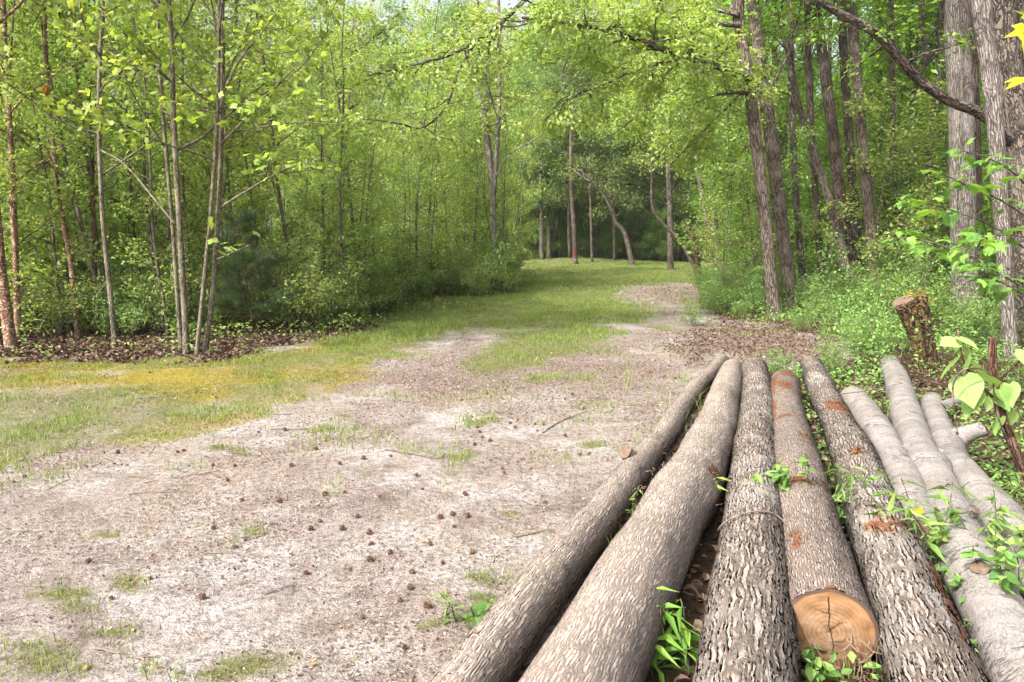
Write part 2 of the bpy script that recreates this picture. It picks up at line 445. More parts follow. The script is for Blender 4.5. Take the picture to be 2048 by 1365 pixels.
LEAF_TOP = leaf_mat('leaf_lime', [(.17, .26, .055), (.265, .375, .085), (.37, .475, .13)], trans=.5, tcol=(1.25, 1.2, .5))
LEAF_MID = leaf_mat('leaf_spring', [(.145, .22, .075), (.265, .37, .105), (.42, .51, .17)], trans=.5, tcol=(1.3, 1.2, .65))
LEAF_FAR = leaf_mat('leaf_far', [(.115, .19, .065), (.195, .30, .095), (.31, .43, .15)], trans=.48, vary=.2, tcol=(1.25, 1.2, .75))
LEAF_RIGHT = leaf_mat('leaf_bright', [(.085, .185, .035), (.165, .31, .05), (.285, .445, .08)], trans=.5, tcol=(1.3, 1.2, .5), veins=True)
LEAF_OAK = leaf_mat('leaf_oak', [(.18, .265, .07), (.29, .40, .11), (.41, .52, .17)], trans=.5, tcol=(1.3, 1.2, .6))
LEAF_UNDER = leaf_mat('leaf_under', [(.12, .20, .065), (.225, .335, .095), (.36, .47, .15)], trans=.45)
LEAF_HERB = leaf_mat('leaf_herb', [(.085, .17, .045), (.16, .285, .07), (.29, .43, .12)], trans=.42)
LEAF_BIG = leaf_mat('leaf_broad', [(.15, .28, .06), (.24, .40, .11), (.34, .48, .18)], trans=.4, vary=.05, veins=True)
LEAF_YEL = leaf_mat('leaf_yellowing', [(.36, .40, .02), (.5, .45, .03), (.30, .42, .03)], trans=.5, vary=.05, veins=True)
NEEDLE = leaf_mat('needle', [(.03, .06, .024), (.06, .105, .04), (.11, .16, .07)], trans=.25)
GRASS = leaf_mat('grass_blade', [(.09, .155, .03), (.16, .25, .045), (.26, .33, .09), (.34, .31, .15)], trans=.4, vary=0)
MOSSM = leaf_mat('moss_tip', [(.11, .13, .022), (.235, .205, .033), (.35, .27, .05)], trans=.2, vary=0)
LITTER = plain_mat('litter_bits', [(0, (.035, .02, .015)), (.35, (.11, .066, .048)), (.7, (.22, .15, .115)), (1, (.40, .34, .29))], None, attr='rnd')
DEADLEAF = plain_mat('dead_leaf', [(0, (.03, .018, .012)), (.4, (.08, .046, .031)), (.8, (.15, .098, .068)), (1, (.23, .175, .13))], None, attr='rnd')
YELLEAF = plain_mat('fallen_yellow', [(0, (.30, .12, .04)), (1, (.30, .23, .09))], None, attr='rnd')
TWIGM = plain_mat('twig_wood', (.06, .045, .038), (.24, .19, .165), 30)
BALLM = plain_mat('seed_ball', (.045, .024, .018), (.18, .10, .072), 60)

# ------------------------------------------------------------------ ground
def hgt(x, y):
    x = np.asarray(x, float); y = np.asarray(y, float)
    h = .030 * fbm(x * .35, y * .35, 0, 3, 11)
    h = h + .012 * fbm(x * 1.7, y * 1.7, 0, 3, 21)
    far = np.clip((np.hypot(x, y) - 14) / 30, 0, 1)
    h = h + far * .12 * vnoise(x * .09, y * .09, 0, 5)
    h = h + .38 * np.exp(-(((x - 4.5) / 5) ** 2 + ((y - 53) / 4) ** 2))
    # the wooded bank right of the logs lies a little lower
    h = h - .10 * np.clip((x - 2.6) / 2, 0, 1) * np.clip((7 - y) / 3, 0, 1)
    near = np.clip((15 - np.hypot(x, y)) / 6, 0, 1)
    return h + near * (.007 * fbm(x * 5, y * 5, 0, 2, 71) + .004 * vnoise(x * 13, y * 13, 0, 81))

def gz(p):
    p = np.array(p, float); p[2] = float(hgt(p[0], p[1])); return p

def polymask(px, py, poly, soft):
    """1 inside the outline (picture coordinates of ground points), fading over soft"""
    poly = np.array(poly, float); n = len(poly)
    inside = np.zeros(px.shape, bool); dist = np.full(px.shape, 1e9)
    for i in range(n):
        x1, y1 = poly[i]; x2, y2 = poly[(i + 1) % n]
        c = ((y1 > py) != (y2 > py)) & (px < (x2 - x1) * (py - y1) / (y2 - y1 + 1e-9) + x1)
        inside ^= c
        t = np.clip(((px - x1) * (x2 - x1) + (py - y1) * (y2 - y1) * 9) / ((x2 - x1) ** 2 + 9 * (y2 - y1) ** 2 + 1e-9), 0, 1)
        dist = np.minimum(dist, np.hypot(px - x1 - t * (x2 - x1), (py - y1 - t * (y2 - y1)) * 3))
    sd = np.where(inside, dist, -dist)
    return np.clip(sd / soft + .5, 0, 1)

LAWN = [(780, 600), (1020, 572), (1040, 535), (1050, 522), (1400, 522), (1440, 545), (1420, 562), (1250, 574), (1230, 597), (1290, 612), (1280, 640), (1130, 648), (1010, 660), (880, 668), (870, 692), (760, 722), (640, 722), (640, 690), (740, 640)]
TONGUE = [(1000, 662), (1160, 650), (1245, 672), (1200, 700), (1060, 722), (1000, 748), (905, 752), (960, 715)]
LEFTG = [(-400, 790), (150, 765), (300, 772), (430, 795), (520, 825), (470, 850), (330, 882), (200, 892), (0, 940), (-500, 960)]
LEFTG2 = [(-700, 716), (150, 704), (440, 706), (640, 688), (830, 684), (790, 715), (690, 755), (600, 800), (490, 850), (330, 884), (200, 896), (0, 945), (-700, 970)]
DEBRIS = [(690, 735), (900, 690), (1000, 700), (1130, 690), (1310, 640), (1440, 690), (1400, 770), (1250, 830), (1000, 800), (760, 800)]
TANBAR = [(600, 790), (760, 735), (900, 700), (960, 720), (860, 760), (700, 800)]
MOSS1 = [(-600, 715), (150, 705), (330, 715), (430, 705), (640, 690), (790, 680), (810, 700), (690, 745), (590, 775), (430, 800), (330, 815), (180, 775), (-600, 790)]
MOSS2 = [(620, 760), (740, 740), (720, 775), (600, 800)]
LEAFY_L = [(800, 606), (1020, 578), (1030, 525), (1044, 400), (-3000, 400), (-3000, 728), (150, 716), (340, 724), (440, 717), (640, 690), (680, 676)]
CHIPS = [(1230, 582), (1330, 574), (1520, 570), (1530, 598), (1420, 612), (1290, 606)]
REDLIT = [(1380, 665), (1450, 648), (1560, 660), (1660, 690), (1660, 715), (1500, 722), (1440, 712), (1400, 735), (1330, 700)]
RIGHTW = [(1440, 525), (1480, 575), (1420, 600), (1430, 640), (1560, 655), (1690, 690), (1720, 740), (1600, 760), (1620, 900), (1750, 1200), (1900, 1500), (4500, 1500), (4500, 400), (1420, 400)]
FARW = [(1030, 400), (1040, 528), (1440, 527), (1440, 400)]
TUFTS = [(1310, 655, 60, 10), (1430, 610, 60, 14), (960, 840, 50, 14), (920, 905, 40, 10), (440, 905, 60, 16), (430, 895, 30, 10), (100, 1170, 90, 22), (60, 1290, 90, 40), (240, 1150, 40, 25),
         (470, 1330, 130, 40), (290, 1320, 30, 16), (960, 1215, 50, 20), (870, 1270, 40, 16), (660, 870, 40, 8), (1000, 830, 40, 14), (1090, 760, 60, 12), (240, 1070, 30, 10), (500, 1050, 30, 10),
         (1160, 770, 40, 10), (680, 835, 30, 6), (1180, 900, 40, 20), (950, 1170, 50, 14), (200, 1240, 60, 14), (130, 1195, 60, 14), (150, 1310, 40, 14), (1010, 1030, 30, 8)]

def masks(X, Y):
    P = np.stack([X, Y, np.zeros_like(X)], -1)
    px, py, dep = project(P)
    front = dep > .4
    px = np.where(front, px, 1e5); py = np.where(front, py, 1e5)
    jit = fbm(X * 1.1, Y * 1.1, 0, 4, 31)
    jx = px + jit * 45 / np.maximum(dep / 5, 1); jy = py + fbm(X * 1.3 + 9, Y * 1.3, 0, 4, 41) * 22 / np.maximum(dep / 6, .7)
    lawn = np.maximum.reduce([polymask(jx, jy, LAWN, 70), polymask(jx, jy, TONGUE, 60) * .85, polymask(jx, jy, LEFTG, 90) * .62])
    lg2 = polymask(jx, jy, LEFTG2, 50)
    lawn = np.maximum(lawn, lg2 * np.clip(.42 + .45 * fbm(X * 1.1, Y * .9, 0, 3, 57), .2, .9))
    for (a, b, c, d) in TUFTS:
        lawn = np.maximum(lawn, .72 * np.clip(1.35 - np.hypot((jx - a) / c, (jy - b) / d), 0, 1))
    moss = np.maximum(polymask(jx, jy, MOSS1, 60), polymask(jx, jy, MOSS2, 60) * .8)
    moss = np.maximum(.95 * moss * np.clip(.75 + .7 * fbm(X * .8, Y * .8, 0, 3, 61), 0, 1), lg2 * np.clip(.30 + .55 * fbm(X * .7 + 3, Y * .9, 0, 3, 67), 0, .85))
    lleaf = polymask(jx, jy, LEAFY_L, 40)
    right = polymask(jx, jy, RIGHTW, 60)
    far = polymask(px, py, FARW, 20)
    red = np.maximum(polymask(jx, jy, REDLIT, 80), polymask(jx, jy, CHIPS, 50) * .8)
    red = np.maximum(red, polymask(jx, jy, TANBAR, 60) * .55)
    red = np.maximum(red, polymask(jx, jy, DEBRIS, 120) * np.clip(.42 + .5 * fbm(X * .8, Y * .8, 0, 3, 87), .1, .8))
    gap = polymask(px, py, [(1450, 742), (1900, 742), (2400, 1500), (1090, 1500), (1320, 1000)], 25) * .9
    return dict(lawn=lawn, moss=moss, forest=np.maximum.reduce([lleaf, right, far, gap]), red=red, right=right, left=lleaf)

def spaced(a):
    return np.unique(np.concatenate(a))
xs = spaced([np.linspace(-900, -60, 22), np.linspace(-60, -14, 60), np.linspace(-14, -6, 80), np.linspace(-6, 4.5, 300), np.linspace(4.5, 14, 80), np.linspace(14, 60, 60), np.linspace(60, 900, 22)])
ys = spaced([np.linspace(-900, -20, 16), np.linspace(-20, .8, 24), np.linspace(.8, 6.5, 230), np.linspace(6.5, 13, 130), np.linspace(13, 34, 130), np.linspace(34, 90, 70), np.linspace(90, 900, 22)])
GX, GY = np.meshgrid(xs, ys)
GZ = hgt(GX, GY)
mk = masks(GX, GY)
gm = MB()
ny, nx = GX.shape
ii = (np.arange(ny - 1)[:, None] * nx + np.arange(nx - 1)[None]).reshape(-1)
gm.add(np.stack([GX, GY, GZ], -1).reshape(-1, 3), [np.stack([ii, ii + 1, ii + nx + 1, ii + nx], 1)],
       **{k: mk[k].ravel() for k in ('lawn', 'moss', 'forest', 'red')})

def ground_mat():
    m, nt, out, N, L = new_mat('clearing_ground')
    t = N('TexCoord')
    def noise(s, d=6, r=.6): n = N('TexNoise', Scale=s, Detail=d, Roughness=r); L(t, 'Object', n, 'Vector'); return n
    def mix(f, fo, a, b):
        x = N('Mix', data_type='RGBA'); L(f, fo, x, 0)
        for s, v in ((6, a), (7, b)):
            if isinstance(v, tuple) and not hasattr(v[0], 'outputs'): x.inputs[s].default_value = c4(v)
            else: L(v[0], v[1], x, s)
        return x
    big, mid, fine, spk = noise(.55, 6, .62), noise(3.2, 8, .68), noise(26, 6, .7), noise(85, 3, .6)
    # dirt: pinkish grey silt with pale sand and brown crumbs
    patch = noise(1.15, 7, .66)
    d0 = ramp(N, [(.33, (.135, .107, .093)), (.45, (.235, .195, .177)), (.64, (.325, .285, .268))]); L(mid, 'Fac', d0, 'Fac')
    tn = ramp(N, [(.42, 0), (.62, .7)]); L(big, 'Fac', tn, 'Fac')
    dt = mix(tn, 'Color', (d0, 'Color'), (.30, .245, .2))
    sf = ramp(N, [(.48, 0), (.60, .9)]); L(patch, 'Fac', sf, 'Fac')
    d1 = mix(sf, 'Color', (dt, 2), (.375, .348, .338))
    ff = ramp(N, [(.40, 1), (.54, 0)]); L(fine, 'Fac', ff, 'Fac')
    fm = N('Math', operation='MULTIPLY'); fm.inputs[1].default_value = .55; L(ff, 'Color', fm, 0)
    d2 = mix(fm, 'Value', (d1, 2), (.085, .066, .056))
    sk = ramp(N, [(.36, 1), (.43, 0)]); L(spk, 'Fac', sk, 'Fac')
    sm = N('Math', operation='MULTIPLY'); sm.inputs[1].default_value = .6; L(sk, 'Color', sm, 0)
    d3 = mix(sm, 'Value', (d2, 2), (.055, .036, .028))
    def masked(attr, src, col_a, col_b, sharp, nz):
        a = N('Attribute', attribute_name=attr)
        s = N('Math', operation='MULTIPLY_ADD'); s.inputs[1].default_value = 1.1; s.inputs[2].default_value = -.55
        L(nz, 'Fac', s, 0)
        ad = N('Math', operation='ADD'); L(a, 'Fac', ad, 0); L(s, 0, ad, 1)
        r = ramp(N, [(.5 - sharp, 0), (.5 + sharp, 1)]); L(ad, 0, r, 'Fac')
        c = ramp(N, [(.35, col_a), (.65, col_b)]); L(fine, 'Fac', c, 'Fac')
        return mix(r, 'Color', src, (c, 'Color'))
    g1 = masked('red', (d3, 2), (.10, .07, .058), (.235, .185, .165), .4, mid)
    g2 = masked('moss', (g1, 2), (.14, .125, .025), (.29, .215, .04), .28, mid)
    g3 = masked('lawn', (g2, 2), (.085, .09, .035), (.165, .155, .075), .25, mid)
    g4 = masked('forest', (g3, 2), (.03, .022, .014), (.10, .066, .043), .2, mid)
    p = N('BsdfPrincipled', Roughness=.95); p.inputs['Specular IOR Level'].default_value = .1
    L(g4, 2, p, 'Base Color')
    hh = N('Math', operation='MULTIPLY_ADD'); hh.inputs[1].default_value = .5; L(spk, 'Fac', hh, 0); L(fine, 'Fac', hh, 2)
    b = N('Bump', Strength=1.0, Distance=.03); L(hh, 0, b, 'Height'); L(b, 0, p, 'Normal')
    L(p, 0, out, 'Surface')
    return m
tag(gm.build('ground', ground_mat()), kind='structure')

# ------------------------------------------------------------------ logs
WOOD_END = None
def wood_mat():
    m, nt, out, N, L = new_mat('cut_wood')
    a = N('Attribute', attribute_name='rest')
    sx = N('SeparateXYZ'); L(a, 'Vector', sx, 0)
    nz = N('TexNoise', Scale=7, Detail=4); L(a, 'Vector', nz, 'Vector')
    vl = N('VectorMath', operation='LENGTH'); L(a, 'Vector', vl, 0)
    ad = N('Math', operation='MULTIPLY_ADD'); ad.inputs[1].default_value = .03; L(nz, 'Fac', ad, 0); L(vl, 'Value', ad, 2)
    mu = N('Math', operation='MULTIPLY'); mu.inputs[1].default_value = 420; L(ad, 0, mu, 0)
    sn = N('Math', operation='SINE'); L(mu, 0, sn, 0)
    mr = N('MapRange'); mr.inputs['From Min'].default_value = -1; L(sn, 0, mr, 'Value')
    n2 = N('TexNoise', Scale=18, Detail=5, Roughness=.7); L(a, 'Vector', n2, 'Vector')
    h = N('Math', operation='MULTIPLY_ADD'); h.inputs[1].default_value = .10; L(mr, 0, h, 0); L(n2, 'Fac', h, 2)
    r = ramp(N, [(.3, (.10, .052, .026)), (.55, (.185, .108, .06)), (.8, (.27, .182, .115))]); L(h, 0, r, 'Fac')
    # the heart is paler, the rim more orange
    rim = ramp(N, [(.09, 0), (.16, 1)]); L(ad, 0, rim, 'Fac')
    rm = N('Math', operation='MULTIPLY'); rm.inputs[1].default_value = .45; L(rim, 'Color', rm, 0)
    mx = N('Mix', data_type='RGBA'); L(rm, 0, mx, 0); L(r, 'Color', mx, 6); mx.inputs[7].default_value = (.26, .12, .045, 1)
    rfa = N('Attribute', attribute_name='rf'); rb = ramp(N, [(.905, 0), (.935, 1)]); nr = N('Math', operation='MULTIPLY_ADD'); nr.inputs[1].default_value = .06
    L(n2, 'Fac', nr, 0); L(rfa, 'Fac', nr, 2); off_ = N('Math', operation='SUBTRACT'); off_.inputs[1].default_value = .03; L(nr, 0, off_, 0); L(off_, 0, rb, 'Fac')
    my = N('Mix', data_type='RGBA'); L(rb, 'Color', my, 0); L(mx, 2, my, 6); my.inputs[7].default_value = (.07, .045, .033, 1); mx = my
    # grey weathering and dirt on the lower side
    nd = N('TexNoise', Scale=5.0, Detail=6, Roughness=.7); L(a, 'Vector', nd, 'Vector'); rd = ramp(N, [(.48, 0), (.68, .7)]); L(nd, 'Fac', rd, 'Fac')
    mz = N('Mix', data_type='RGBA'); L(rd, 'Color', mz, 0); L(mx, 2, mz, 6); mz.inputs[7].default_value = (.17, .115, .08, 1); mx = mz
    p = N('BsdfPrincipled', Roughness=.8); p.inputs['Specular IOR Level'].default_value = .2; L(mx, 2, p, 'Base Color')
    b = N('Bump', Strength=.4, Distance=.004); L(h, 0, b, 'Height'); L(b, 0, p, 'Normal')
    L(p, 0, out, 'Surface'); return m
WOOD_END = wood_mat()
WOOD_OLD = plain_mat('weathered_cut', (.075, .05, .036), (.16, .115, .085), 40, .5)
CRACKM = plain_mat('crack_dark', (.03, .015, .01), (.06, .03, .02), 40, 0)
FIBREM = plain_mat('torn_fibre', (.11, .07, .042), (.25, .18, .125), 40)

def cut_disc(parent, P, ax, r, seed, tilt=(0, 0), mats=None, name='cut_face', crack=False, outline=None, NB=None):
    """a slightly domed, uneven sawn face"""
    mb = MB(); ax = unit(np.asarray(ax) + np.array([tilt[0], 0, tilt[1]])); n = unit(np.cross(ax, [0, 0, 1.])); b = np.cross(n, ax)
    k, rr = 60, 22
    th = np.arange(k) / k * 2 * math.pi
    rad = np.linspace(.02, 1, rr)
    if NB is not None: n, b = NB
    RM = rad[:, None] * (outline(th) if outline else r * (1 + .04 * fbm(np.cos(th) * 1.6 + seed, np.sin(th) * 1.6, 0, 2, seed)))[None]
    ca, sa = np.cos(th)[None], np.sin(th)[None]
    z = .004 * fbm(RM * ca * 30, RM * sa * 30, 0, 2, seed) + .012 * vnoise(RM * ca * 11, RM * sa * 7 + seed, 0, seed)
    V = P + (RM * ca)[..., None] * n + (RM * sa)[..., None] * b + (z + .003)[..., None] * ax
    rest = np.stack([RM * ca, RM * sa, np.zeros_like(RM)], -1)
    i = np.arange(rr - 1)[:, None] * k; j = np.arange(k)[None]; j2 = (j + 1) % k
    q = np.stack([i + j, i + k + j, i + k + j2, i + j2], -1).reshape(-1, 4)
    V = np.vstack([V.reshape(-1, 3), P + .003 * ax]); rest = np.vstack([rest.reshape(-1, 3), [0, 0, 0]])
    jj = np.arange(k)
    mb.add(V, [q, np.stack([np.full(k, rr * k), jj, (jj + 1) % k], 1)], rest=rest, rf=np.append(np.repeat(rad, k), 0))
    o = mb.build(name, [mats or WOOD_END], parent)
    if crack:
        cm = MB()
        for pts in ([(-.06, .82), (-.02, .45), (.02, .1), (.10, -.2), (.12, -.55), (.28, -.85)], [(.02, .1), (.2, .25), (.36, .33)], [(-.02, .45), (-.3, .5)], [(.1, -.2), (.45, -.05)]):
            pp = resample(np.array([(a, c, 0) for a, c in pts], float), 24)
            pp = pp + np.random.default_rng(len(pts)).normal(size=pp.shape) * .012
            q_ = pp * r; W = P + q_[:, :1] * n + q_[:, 1:2] * b + (.004 + .004 * fbm(q_[:, :1] * 30, q_[:, 1:2] * 30, 0, 2, seed) + .012 * vnoise(q_[:, :1] * 11, q_[:, 1:2] * 7 + seed, 0, seed)) * ax
            tube(cm, W, np.linspace(.0028, .0009, 24) if pts[0][1] > .5 else np.linspace(.0012, .0004, 24), 5)
        cm.build('crack', [CRACKM], o)
    return o

def scarfn(spots, r):
    def f(S, TH):
        v = np.zeros_like(S)
        for (s, th, ws, wt, a) in spots:
            dt = np.arctan2(np.sin(TH - th), np.cos(TH - th))
            v = np.maximum(v, min(1.35 * a, .62) * np.exp(-((S - s) / ws) ** 2 - (dt / wt) ** 2))
        return v
    return f

def make_log(label, near, far, rn, rf, mat, seed, bend=0.0, scars=(), ends=(True, True), wob=.035, lumps=(), zoff=(0, 0), cutmats=None, nearcrack=False, sides=190, rings=720, extend=0.0):
    """near / far: pictured centres of the two ends (full-picture pixels) lying on the ground"""
    A = gp(*near, rn + zoff[0]); B = gp(*far, rf + zoff[1])
    A[2] += hgt(A[0], A[1]); B[2] += hgt(B[0], B[1])
    ax = unit(B - A)
    if extend: A = A - ax * extend
    Lg = np.linalg.norm(B - A)
    u = np.linspace(0, 1, rings) ** 1.45
    side = unit(np.cross(ax, [0, 0, 1.]))
    P = A + (B - A) * u[:, None] + side * (bend * np.sin(u * math.pi) + .022 * fbm(u * 4, u * 0, seed, 2, seed))[:, None]
    P[:, 2] += .012 * fbm(u * 5 + 7, u * 0, seed, 2, seed + 3)
    R = rn + (rf - rn) * u
    R = R * (1 + .05 * fbm(u * Lg * .9, u * 0, seed * .7, 3, seed + 9))
    for (lu, lw, la) in lumps: R = R * (1 + la * np.exp(-((u - lu) / lw) ** 2))
    o = thing('log', label, 'log', (A[0], A[1], 0), 'logs laid side by side beside the dirt track')
    off = np.array([A[0], A[1], 0])
    P = P - off
    mb = MB()
    tube(mb, P, R, sides, cap=False, wob=wob, seed=seed, extra=scarfn(scars, rn))
    mb.build('bark', [mat], o)
    T_, N_, B_ = frames(P)
    SL = np.sum(np.linalg.norm(np.diff(P, axis=0), axis=1))
    def rim(R_, s_): return lambda th: R_ * (1 + wob * fbm(np.cos(th) * 1.3 + seed * 3.1, np.sin(th) * 1.3, s_ * 1.6 + 0 * th, 3, seed)) * 1.004
    cut_disc(o, P[0], -ax, R[0], seed, crack=nearcrack, outline=rim(R[0], 0.), NB=(N_[0], B_[0]), mats=cutmats)
    cut_disc(o, P[-1], ax, R[-1], seed + 50, outline=rim(R[-1], SL), NB=(N_[-1], B_[-1]), mats=cutmats or WOOD_OLD)
    return o, P, R, ax, off

def stub(parent, base, d, L, r, mat, seed, name='branch_stub'):
    mb = MB(); d = unit(d)
    L = L + .07
    pts = resample(np.array([base, base + d * L * .5 + [0, 0, .01], base + d * L]), 16)
    tube(mb, pts, np.linspace(1, 0, 16) ** 2.2 * r * .75 + r * .85, 20, cap=False, wob=.08, seed=seed)
    o = mb.build(name, [mat], parent)
    cut_disc(o, pts[-1], d, r * .88, seed, name='cut_face', mats=WOOD_OLD)

up = math.pi / 2
l1, P1, R1, a1, o1 = make_log('thinnest ridged grey-brown log, outermost of the row beside the open dirt', (940, 1362), (1443, 722), .106, .085, BARK_LOG, 3, bend=-.03, lumps=((.52, .02, .05),), scars=((4.6, up, .3, .8, .25),), extend=.22)
i = int(np.argmin(abs(np.linspace(0, 1, 720) ** 1.45 - .36)))
l2, P2, R2, a2, o2 = make_log('thick log with wavy ridged bark and a torn ring, second from the dirt', (1172, 1360), (1470, 738), .178, .14, BARK_LOG, 8, bend=.06, lumps=((.33, .05, .12), (.5, .05, .07)), scars=((2.35, up - .9, .22, .6, .42), (2.2, up + .3, .15, .8, .2), (3.9, up, .2, .7, .3)), wob=.05, extend=.33)
l3, P3, R3, a3, o3 = make_log('deeply furrowed grey log with a thin vine lying across it', (1492, 1365), (1512, 738), .162, .145, BARK_LOG2, 12, bend=.03, scars=((3.4, up - .9, .25, .45, .45), (4.9, up, .25, .9, .3)), extend=1.0)
l4, P4, R4, a4, o4 = make_log('log showing its pale orange sawn end, with reddish bare patches at the far end', (1652, 1258), (1566, 764), .168, .145, BARK_LOG3, 19, bend=-.02,
    scars=((1.25, up + .15, .1, .75, .5), (1.3, up - .8, .12, .4, .45), (2.2, up - .5, .12, .5, .42), (.5, up + .6, .2, .3, .4), (2.8, up + .2, .1, .9, .42), (3.3, up + .9, .7, .5, .5), (4.2, up + .8, .7, .6, .55), (4.0, up, .4, .9, .45), (5.0, up, .8, 1.3, .45), (.0, up, .05, .5, .35)), nearcrack=True, wob=.045)
l5, P5, R5, a5, o5 = make_log('rough furrowed log with orange scuffed bark, between the sawn-end log and the grey logs', (1862, 1365), (1626, 732), .150, .125, BARK_LOG2, 27, bend=.02,
    scars=((1.4, up - .8, .5, .4, .5), (2.0, up + .3, .2, 1.0, .42), (3.2, up + .2, .15, .8, .38), (4.6, up - .2, .4, 1.3, .55), (4.1, up - .9, .5, .4, .5), (2.8, up, .3, .6, .3)), extend=1.0)
l6, P6, R6, a6, o6 = make_log('short grey log with a forked branch stub, sunk low between two longer logs', (1850, 1085), (1708, 800), .105, .125, BARK_GREY, 33, scars=((2.3, up, .12, .7, .33),), bend=.05, cutmats=WOOD_OLD, sides=110, rings=340, wob=.06)
l7, P7, R7, a7, o7 = make_log('long smooth pale grey log with dark ring scars, reaching the far stump', (2066, 1365), (1783, 728), .118, .12, BARK_GREY, 41, bend=-.07, scars=(), extend=.9, lumps=((.42, .015, .14), (.62, .012, .08), (.75, .012, .08), (.3, .02, .1)), sides=130, rings=560, wob=.05)
l8, P8, R8, a8, o8 = make_log('crooked grey log with several branch stubs, farthest from the dirt track', (2150, 1250), (1868, 800), .115, .09, BARK_GREY, 47, bend=-.10, scars=((3.6, up, .1, .8, .35),), sides=110, rings=420, wob=.07, lumps=((.25, .08, .10), (.6, .03, .12)))
def on(P, R, t, th, side_ax):
    i = min(int(t * (len(P) - 1)), len(P) - 2); n = unit(np.cross(side_ax, [0, 0, 1.])); b = np.cross(n, side_ax)
    return P[i] + R[i] * .35 * (math.cos(th) * n + math.sin(th) * b)
stub(l6, on(P6, R6, .55, .5, a6), np.array([.75, .45, .15]), .16, .05, BARK_GREY, 5)
stub(l8, on(P8, R8, .72, .4, a8), np.array([.9, -.1, .45]), (.16), .065, BARK_GREY, 6)
stub(l8, on(P8, R8, .93, .2, a8), np.array([.8, .6, .05]), .42, .05, BARK_GREY, 7)
stub(l8, on(P8, R8, .62, 2.6, a8), np.array([-.8, .3, .4]), .14, .03, BARK_GREY, 8)
stub(l7, on(P7, R7, .42, 1.2, a7), np.array([.3, -.3, .8]), .05, .035, BARK_GREY, 9)
stub(l7, on(P7, R7, .33, 1.9, a7), np.array([-.3, -.3, .8]), .03, .04, BARK_GREY, 10)
stub(l1, on(P1, R1, .50, 2.2, a1), np.array([-.55, -.55, .7]), .07, .05, BARK_LOG, 11)
# torn fibres: at the sawn end of log 4, round the ring of log 2
def fibres(parent, name, spots, d, L, spread, r, seed, rad=(.0012, .004)):
    q = np.random.default_rng(seed); mb = MB()
    for C, n in spots:
      for k in range(n):
        p = C + q.normal(size=3) * spread
        b = branch(p, np.asarray(d) + q.normal(size=3) * r, L * q.uniform(.4, 1.2), q, 6, .35, 0)
        w = q.uniform(*rad); tube(mb, b, np.linspace(w, w * .4, 6), 4, cap=False)
    return mb.build(name, [FIBREM], parent)
n4 = unit(np.cross(a4, [0, 0, 1.])); b4 = np.cross(n4, a4)
tag(fibres(l4, 'torn_fibres', [(P4[0] + n4 * R4[0] * .5 - b4 * R4[0] * .45 - a4 * .008, 45), (P4[0] + n4 * R4[0] * .75 - b4 * R4[0] * .3 - a4 * .008, 25)], [.1, -.3, -.7], .13, .04, .35, 4, (.001, .0045)), kind='stuff')
ring = []
n2_ = unit(np.cross(a2, [0, 0, 1.])); b2_ = np.cross(n2_, a2)
for tt, nn in ((.30, 30), (.36, 40), (.5, 22)):
    i = int(tt ** (1 / 1.45) * 719)
    for th in (.5, 1.2, 2.0, 2.7): ring.append((P2[i] + R2[i] * 1.0 * (math.cos(th) * n2_ + math.sin(th) * b2_), nn // 3))
tag(fibres(l2, 'torn_fibres', ring, [.1, -.4, .05], .06, .05, .8, 7, (.001, .003)), kind='stuff')

# ------------------------------------------------------------------ trees with a place of their own
def local(P, o): return np.asarray(P) - np.array([o[0], o[1], o[2]])

def pxline(pts, Y):
    """picture points -> places; Y one distance or one per point"""
    Y = np.broadcast_to(np.asarray(Y, float), (len(pts),))
    return np.array([at(x, y, d) for (x, y), d in zip(pts, Y)])

